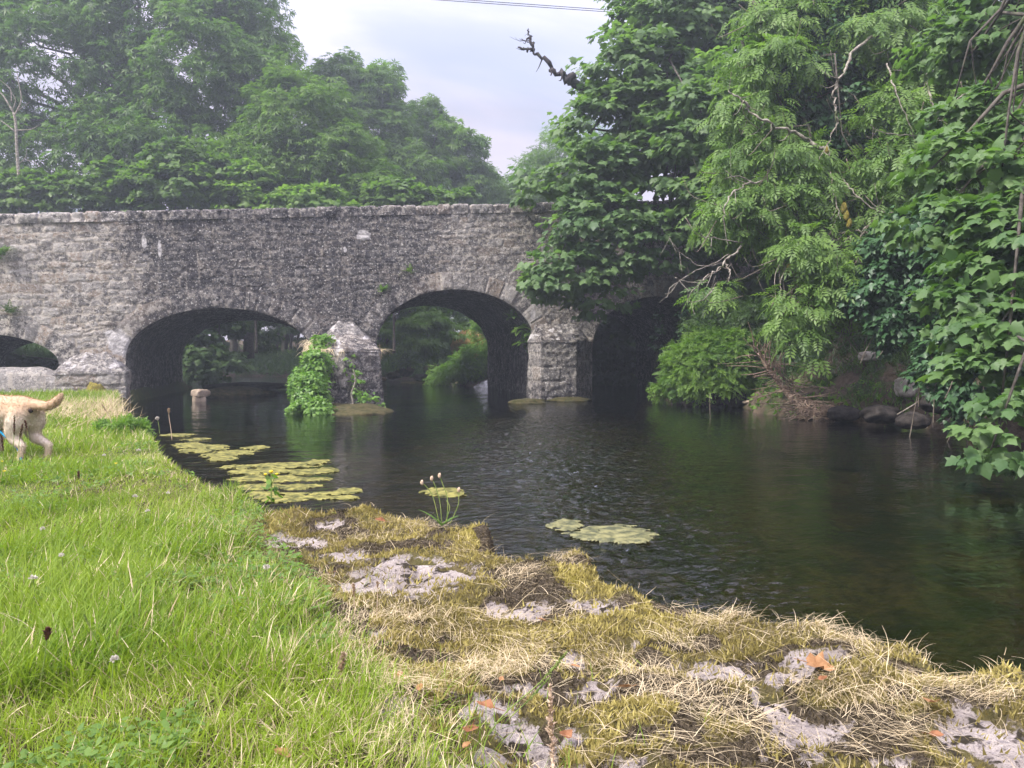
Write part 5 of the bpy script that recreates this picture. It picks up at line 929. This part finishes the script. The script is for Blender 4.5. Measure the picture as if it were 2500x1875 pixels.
for k, (x, y, d, a, b, m, lab) in enumerate([(1738, 966, 17.0, 32, 22, 'rock_dark', 'round dark boulder at the water edge under the light green bush'), (1795, 968, 16.9, 30, 22, 'rock_dark', 'dark boulder beside the pale slabs'), (1690, 982, 17.3, 34, 12, 'rock_dark', 'low dark stone partly hidden by the light green bush'), (1862, 985, 16.4, 22, 7, 'rock_pale', 'pale flat slab at the waterline left of the driftwood'), (1830, 982, 16.6, 16, 5, 'rock_tan', 'pinkish slab beside the pale flat slab'), (1865, 998, 16.2, 12, 4, 'rock_pale', 'lowest small pale slab in the water left of the driftwood'), (1900, 990, 16.0, 16, 14, 'rock_pale', 'pale stone behind the driftwood roots'), (2212, 945, 12.6, 26, 24, 'rock_pale', 'grey rounded boulder set in the bank above the waterline'), (2228, 1028, 11.6, 40, 16, 'rock_dark', 'dark wet boulder at the waterline below the grey rounded one'), (2150, 1012, 12.4, 50, 16, 'rock_dark', 'dark undercut stone at the waterline left of the dark wet boulder'), (2290, 985, 11.6, 50, 18, 'rock_dark', 'dark stone under the ivy mound'), (2120, 870, 14, 26, 12, 'rock_pale', 'grey stone showing through the scrub on the bank'), (2060, 1010, 13.2, 40, 14, 'rock_dark', 'dark stone behind the driftwood tip')]):
    dd = d / F; rock(lab, at(x, y, d), (a * dd, a * dd * .8, b * dd * (1.35 if m == 'rock_dark' else 1)), M[m], 30 + k, k * .7, grp=G2, ang=.3 if m == 'rock_pale' else 0)
# driftwood at the right waterline
rg = np.random.default_rng(161); D = 14.2
D = 13.9
t = thing('driftwood', 'tangled bleached driftwood root lying down the bank into the water', 'driftwood', at(1990, 1010, D))
a = Acc(); a.tube([at(1852, 862, D + .8), at(1880, 905, D + .6), at(1915, 950, D + .3), at(1950, 990, D), at(1995, 1016, D - .2)], (.035, .075), 8); a.tube([at(1990, 1014, D - .2), at(2050, 1012, D - .2), at(2100, 1010, D)], (.06, .035), 7); a.build('log', M['driftwood'], t)
a = Acc()
for k in range(150):
    s = rg.random(); x, y = 1852 + 140 * s + rg.normal() * 8, 862 + 150 * s + rg.normal() * 5; d = D + .8 - 1.0 * s; c = at(x, y, d)
    if rg.random() < .45 and s < .6: e = [rg.normal() * 28 - 6, -rg.uniform(15, 75)]
    else: e = [rg.normal() * 60, rg.uniform(-20, 45) * (1 if s > .5 else .5)]
    y2 = min(y + e[1], 1024); a.tube([c, at(x + e[0] * .5 + rg.normal() * 6, (y + y2) / 2 + rg.normal() * 5, d - .1), at(x + e[0], y2, d - .2 + rg.normal() * .15)], (rg.uniform(.007, .018), .003), 4)
for k in range(70):
    x = rg.uniform(1960, 2130); y = 1010 + rg.normal() * 6; c = at(x, y, D - .3); a.tube([c, at(x + rg.normal() * 20, y + rg.normal() * 12 - 6, D - .35), at(x + rg.normal() * 45, min(1030, y + rg.normal() * 20), D - .5)], (rg.uniform(.008, .02), .004), 4)
a.build('roots', M['driftwood'], t)
for lab, L_, d, r in (('bare pale stick slanting down the bank to the dark wet boulder', [(2270, 930), (2255, 965), (2235, 985), (2190, 1012)], 11.8, .018), ('thin pale stick at the waterline under the ivy mound', [(2352, 975), (2335, 995), (2315, 1025), (2295, 1035)], 10.8, .014), ('dead stick leaning across the shady bank', [(2240, 828), (2255, 850), (2290, 870), (2305, 885)], 11.6, .01)):
    a = Acc(); P = [at(x, y, d) for x, y in L_]; a.tube(P, (r, r * .5), 6); a.tube([P[1], P[1] + [.1, 0, .12], P[1] + [.22, 0, .16]], (r * .5, .003), 5); tag(a.build('stick', M['twig_pale'], None, True, P[0]), lab, 'stick', 'sticks on the right bank')
a = Acc(); P = [at(x, y, 13.5) for x, y in [(1733, 960), (1733, 1000), (1733, 1030), (1720, 1052), (1712, 1066)]]; a.tube(P, .006, 4)
t = thing('ivy_strand', 'single thin strand dipping into open water with a few leaves at its end', 'ivy', P[-1]); a.build('stem', M['twig_grey'], t)
V, Fc, A = scatter(L_IVY, np.array([at(1725 + 8 * k, 1050 + (k % 2) * 6, 13.4) for k in range(7)]), rdir(7, rg) * [1, 1, .3], np.array([0, -.4, 1.0]) + 0 * rdir(7), np.full(7, .1), np.full(7, .8)); npmesh('leaves', V, Fc, M['leaf_ivy_bright'], t, {'rnd': A})
# weeds and grass on the right bank and beyond (ground cover)
def cover(name, pts, ln, tmpl, mat, up=1.0, lean=.6):
    n = len(pts); e = rdir(n, rg); tip = e * lean + [0, 0, up]; V, Fc, A = scatter(tmpl, pts, tip, rdir(n, rg) + [0, -.5, .3], ln * rg.uniform(.5, 1.3, n), rg.random(n))
    return tag(npmesh(name, V, Fc, mat, None, {'rnd': A}), kind='stuff')
x, y, r = polar_pts(60000, 7, 24, 1.2, 8, 46, rg); z, sd = rbank_z(x, y); k = (sd > .12) & (fbm(x * .9, y * .9, 171) > .47) & (y < 19.9); cover('bank_grass', np.column_stack([x, y, z])[k], .3, blade(3, .05, .6), M['leaf_mid'])
x, y, r = polar_pts(16000, 7, 24, 1.2, 8, 46, rg); z, sd = rbank_z(x, y); k = (sd > .3) & (y < 19.9) & (fbm(x * .8, y * .8, 172) > .42); cover('undergrowth', np.column_stack([x, y, z])[k], .26, L_FROND, M['leaf_dark'], .7, 1.0)
x, y, r = polar_pts(9000, 7, 20, 1.2, 8, 46, rg); z, sd = rbank_z(x, y); k = (sd > .02) & (sd < .9) & (y < 19.5); cover('bank_weeds', np.column_stack([x, y, z + .02])[k], .1, L_IVY, M['leaf_bush'], .7, 1.0)
x = rg.uniform(-16, 14, 50000); y = rg.uniform(26.9, 48, 50000); z, sd = far_z(x, y); k = sd > .1; cover('far_undergrowth', np.column_stack([x, y, z])[k], .42, L_FROND, M['leaf_dark'], .8, .9)
# dry tufts hanging on the ledges of the middle pier cap and the bank by the left pier
tp = [onY(rg.uniform(735, 800), 0, 18)[:1].tolist() for _ in range(0)]
q = np.concatenate([np.column_stack([rg.uniform(-.55, .1, 220), 17.0 + rg.normal(size=220) * .15 + .4 * rg.random(220), np.full(220, 1.27)]), np.column_stack([rg.uniform(.6, .98, 160), rg.uniform(17.2, 19.5, 160), np.full(160, 1.27)]), np.column_stack([rg.uniform(-.75, -.45, 260), rg.uniform(17.2, 19.6, 260), rg.uniform(1.25, 1.5, 260)])])
n = len(q); e = np.column_stack([rg.normal(size=n) * .6, rg.normal(size=n) * .5 - .5, rg.normal(size=n) * .4 - .25]); V, Fc, A = scatter(blade(4, .03, .5), q, e, np.array([0, -.5, 1.0]) + 0 * e, rg.uniform(.15, .32, n), rg.random(n)); npmesh('cap_grass', V, Fc, M['straw'], None, {'rnd': A})['kind'] = 'stuff'
# ---------------------------------------------------------------- overhead wires
D = 27
for lab, (x0, y0), (x1, y1) in (('upper of the two close overhead wires crossing the sky gap', (1200, 4), (1483, 24)), ('lower of the two close overhead wires crossing the sky gap', (1200, 9), (1483, 29)), ('short length of overhead wire just inside the top edge by the sycamore', (1483, 0), (1595, 6.5))):
    m = (y1 - y0) / (x1 - x0); a = Acc(); P = [at(x0 + u, y0 + m * u, D) + [0, 0, 0] for u in (-900, -500, -100, 300, 700, 1100)]; a.tube(P, .011, 6, sub=3); tag(a.build('power_line', M['wire'], None, True, P[0]), lab, 'wire', 'overhead wires')
# ---------------------------------------------------------------- the dog (its rear half is in view)
def dog():
    dm = NB('dog_coat'); p = dm.obj(); n = dm.noise(p, 9, 4); nf = dm.noise(dm.scale(p, (60, 60, 14)), 1.0, 3)
    z = dm.n('SeparateXYZ', Vector=p).outputs[2]; yv = dm.n('SeparateXYZ', Vector=p).outputs[1]
    f = dm.mapr(dm.math('ADD', z, dm.math('MULTIPLY', dm.math('SUBTRACT', n, .5), .16)), .36, .50)
    c = dm.mix(f, (.68, .6, .49), (.53, .38, .25)); low = dm.mapr(z, .2, .08); c = dm.mix(low, c, (.6, .48, .35))
    c = dm.mix(dm.mapr(nf, .4, .8, 0, .35), c, (.42, .27, .15))
    mat = dm.done(dm.bsdf(c, .8, dm.bump(nf, .35, .006), .2))
    chains = [  # x right, y forward, z up, radius
        [(0, .0, .46, .105), (0, .08, .455, .125), (0, .25, .45, .125), (0, .45, .44, .145), (0, .58, .44, .14)],
        [(0, .03, .38, .09), (0, .25, .40, .10), (0, .5, .36, .14)],
        [(0, .6, .47, .12), (0, .72, .55, .085), (0, .80, .62, .08)], [(0, .82, .64, .085), (0, .87, .635, .075), (0, .97, .605, .045), (0, 1.01, .6, .036)],
        [(0, -.06, .505, .05), (0, -.15, .50, .044), (0, -.25, .495, .04), (0, -.34, .52, .036), (0, -.41, .565, .03), (0, -.44, .60, .016)]]
    for s, sh in ((-1, 0.0), (1, -.10)):
        chains += [[(s * .065, .02, .41, .09), (s * .075, .03, .36, .092), (s * .085, .07, .27, .068), (s * .085, .05 + sh * .3, .20, .047), (s * .085, -.045 + sh, .15, .03), (s * .085, -.035 + sh, .09, .026), (s * .085, -.02 + sh, .035, .028), (s * .085, .035 + sh, .022, .026)],
                   [(s * .08, .56, .38, .075), (s * .09, .53, .26, .05), (s * .09, .54, .14, .034), (s * .09, .55, .05, .03), (s * .09, .60, .025, .03)],
                   [(s * .055, .80, .69, .03), (s * .085, .79, .66, .026), (s * .095, .80, .60, .024)]]
    bm = bmesh.new()
    for ch in chains:
        for (a, b) in zip(ch[:-1], ch[1:]):
            L = math.dist(a[:3], b[:3]); k = max(2, int(L / (.3 * min(a[3], b[3]))))
            for i in range(k + 1):
                u = i / k; r = a[3] + (b[3] - a[3]) * u
                bmesh.ops.create_icosphere(bm, subdivisions=2, radius=r, matrix=Matrix.Translation([a[j] + (b[j] - a[j]) * u for j in range(3)]))
    me = bpy.data.meshes.new('d'); bm.to_mesh(me); bm.free(); o = bpy.data.objects.new('d', me); COL.objects.link(o)
    r = o.modifiers.new('r', 'REMESH'); r.mode = 'VOXEL'; r.voxel_size = .0095; s = o.modifiers.new('s', 'SMOOTH'); s.factor = .5; s.iterations = 9
    dg = bpy.context.evaluated_depsgraph_get(); m2 = bpy.data.meshes.new_from_object(o.evaluated_get(dg)); bpy.data.objects.remove(o)
    m2.name = 'dog'; m2.materials.clear(); m2.materials.append(mat)
    for p_ in m2.polygons: p_.use_smooth = True
    base = gz(46, 1130); fwd = unit(_r * -.92 + np.array([math.sin(YAW), math.cos(YAW), 0]) * .40)
    o = bpy.data.objects.new('dog', m2); COL.objects.link(o); th = math.atan2(-fwd[0], fwd[1])
    R = Matrix.Rotation(th, 4, 'Z'); paw = R @ Vector((-.085, .0, 0)); o.matrix_world = Matrix.Translation(Vector(base) - paw * .94) @ R @ Matrix.Scale(.94, 4)
    o['_o'] = [0, 0, 0]; tag(o, 'pale golden dog walking out of the left edge, seen from behind with its tail out', 'dog')
    nv = len(m2.vertices); co = np.empty(nv * 3); no = np.empty(nv * 3); m2.vertices.foreach_get('co', co); m2.vertices.foreach_get('normal', no); co = co.reshape(-1, 3); no = no.reshape(-1, 3)
    rgf = np.random.default_rng(3); i = rgf.integers(0, nv, 42000); q = co[i] + rgf.normal(size=(len(i), 3)) * .003; d = no[i] * .55 + np.array([0, -.8, -.45]) + rgf.normal(size=(len(i), 3)) * .35
    d = d - np.minimum((d * no[i]).sum(1, keepdims=True) - .25, 0) * no[i]
    V, Fc, A = scatter((np.array([(-.09, 0, 0), (.09, 0, 0), (0, 1, -.1)]), np.array([(0, 1, 2)])), q - no[i] * .002, d, no[i], rgf.uniform(.012, .026, len(i)), rgf.random(len(i))); fu = npmesh('fur', V, Fc, mat, None, {'rnd': A}); fu.parent = o
    nm = simple('dog_skin', (.02, .015, .015), (.04, .03, .03), 30, .6)
    for nm_, c_, r_, sq in (('rump_spot', (-.035, -.098, .452), .019, 1.1), ('nose', (0, 1.045, .605), .02, .8), ('eye', (-.05, .90, .66), .012, 1), ('eye', (.05, .90, .66), .012, 1)):
        V, q = ball(np.array(c_), r_, 9, sq); x = npmesh(nm_, V, q, nm, None, None, True); x.parent = o
    a = Acc(); Rn = np.array(R.to_3x3()); bl = np.array(o.location); pts = [(-.02, .42, .30), (-.05, .2, .2), (-.06, .05, .12), (-.10, -.06, .03), (-.14, -.12, -.0)]
    a.tube([Rn @ np.array(q) + bl for q in pts], .009, 6); tag(a.build('lead', M['blue'], None, True, bl), 'blue cord lead trailing under the dog into the grass', 'lead')
dog()
# ---------------------------------------------------------------- camera, sky, sun, added veil of glare
cd = bpy.data.cameras.new('camera'); cam = bpy.data.objects.new('camera', cd); COL.objects.link(cam); S.camera = cam
cd.sensor_width = 36; cd.lens = 36 * F / 2500; cd.clip_end = 2000; cd.clip_start = .05
cam.matrix_world = Matrix(((_r[0], _u[0], -_f[0], CAM[0]), (_r[1], _u[1], -_f[1], CAM[1]), (_r[2], _u[2], -_f[2], CAM[2]), (0, 0, 0, 1)))
SUN_AZ, SUN_EL = rad(SUNAZ), rad(SUNEL)       # azimuth clockwise from +Y
sl = bpy.data.lights.new('sun', 'SUN'); sl.energy = SUNE; sl.angle = rad(SUNANG); sl.color = (1, .95, .87)
so = bpy.data.objects.new('sun', sl); COL.objects.link(so); so.location = (0, 0, 60)
sd_ = Vector((math.sin(SUN_AZ) * math.cos(SUN_EL), math.cos(SUN_AZ) * math.cos(SUN_EL), math.sin(SUN_EL)))
so.rotation_euler = (-sd_).to_track_quat('-Z', 'Y').to_euler()
w = bpy.data.worlds.new('World'); S.world = w; w.use_nodes = True; t = w.node_tree; t.nodes.clear()
def wn(ty, **kw):
    nd = t.nodes.new('ShaderNode' + ty)
    for k, v in kw.items():
        if k[0] == '_': setattr(nd, k[1:], v); continue
        sk = nd.inputs[int(k[1:]) if k[0] == 'i' and k[1:].isdigit() else k]
        if isinstance(v, bpy.types.NodeSocket): t.links.new(v, sk)
        else: sk.default_value = v
    return nd
sky = wn('TexSky', _sky_type='NISHITA', _sun_disc=False, _sun_elevation=SUN_EL, _sun_rotation=SUN_AZ, _dust_density=2.0)
tc = wn('TexCoord').outputs['Generated']
sep = wn('SeparateXYZ', i0=tc)
zc = wn('Math', i0=sep.outputs[2], i1=.12, _operation='ADD').outputs[0]
proj = wn('VectorMath', i0=tc, _operation='DIVIDE'); cmb = wn('CombineXYZ', i0=zc, i1=zc, i2=zc); t.links.new(cmb.outputs[0], proj.inputs[1])
mp = wn('Mapping', Vector=proj.outputs[0], Location=CLOUDOFF, Scale=(.55, .8, 1))
n1 = wn('TexNoise', Vector=mp.outputs[0], Scale=1.15, Detail=7.0, Roughness=.52, Distortion=.4).outputs['Fac']
n2 = wn('TexNoise', Vector=mp.outputs[0], Scale=2.4, Detail=5.0, Roughness=.5).outputs['Fac']
cov = wn('MapRange', i0=n1, i1=.35, i2=.52, i3=.4, i4=1.0, _interpolation_type='SMOOTHSTEP').outputs[0]
shade = wn('MapRange', i0=n2, i1=.32, i2=.68, i3=.84, i4=1.08).outputs[0]
zen = wn('MapRange', i0=sep.outputs[2], i1=.30, i2=.95, i3=1.0, i4=ZENITH).outputs[0]
cl = wn('Mix', _data_type='RGBA', _blend_type='MULTIPLY'); cl.inputs[0].default_value = 1; cl.inputs[6].default_value = (*CLOUD, 1)
vv = wn('Math', i0=shade, i1=zen, _operation='MULTIPLY').outputs[0]; t.links.new(vv, cl.inputs[7])
mx = wn('Mix', _data_type='RGBA'); t.links.new(cov, mx.inputs[0]); t.links.new(sky.outputs[0], mx.inputs[6]); t.links.new(cl.outputs[2], mx.inputs[7])
bg = wn('Background', Color=mx.outputs[2], Strength=.1); out = wn('OutputWorld'); t.links.new(bg.outputs[0], out.inputs[0])
if VEIL > 0:  # scattering box added to stand in for sun glare veiling the lens
    hz = boxmesh('glare_veil', (-60, -14, -2.6), (62, 75, 34), None if False else bpy.data.materials.new('glare_veil_volume'), None, 'stuff')
    hm = hz.data.materials[0]; hm.use_nodes = True; hm.node_tree.nodes.clear()
    ho = hm.node_tree.nodes.new('ShaderNodeOutputMaterial'); pv = hm.node_tree.nodes.new('ShaderNodeVolumePrincipled')
    pv.inputs['Color'].default_value = VEILCOL; pv.inputs['Density'].default_value = VEIL; pv.inputs['Anisotropy'].default_value = .35
    hm.node_tree.links.new(pv.outputs[0], ho.inputs['Volume'])
c = S.cycles
c.max_bounces = 7; c.diffuse_bounces = 3; c.glossy_bounces = 3; c.transmission_bounces = 4; c.transparent_max_bounces = 10; c.volume_bounces = 0
c.caustics_reflective = False; c.caustics_refractive = False; c.use_denoising = True; c.sample_clamp_indirect = 6
S.view_settings.view_transform = 'Standard'; S.view_settings.look = 'None'; S.view_settings.exposure = EXPO; S.view_settings.gamma = 1; S.view_settings.use_curve_mapping = False
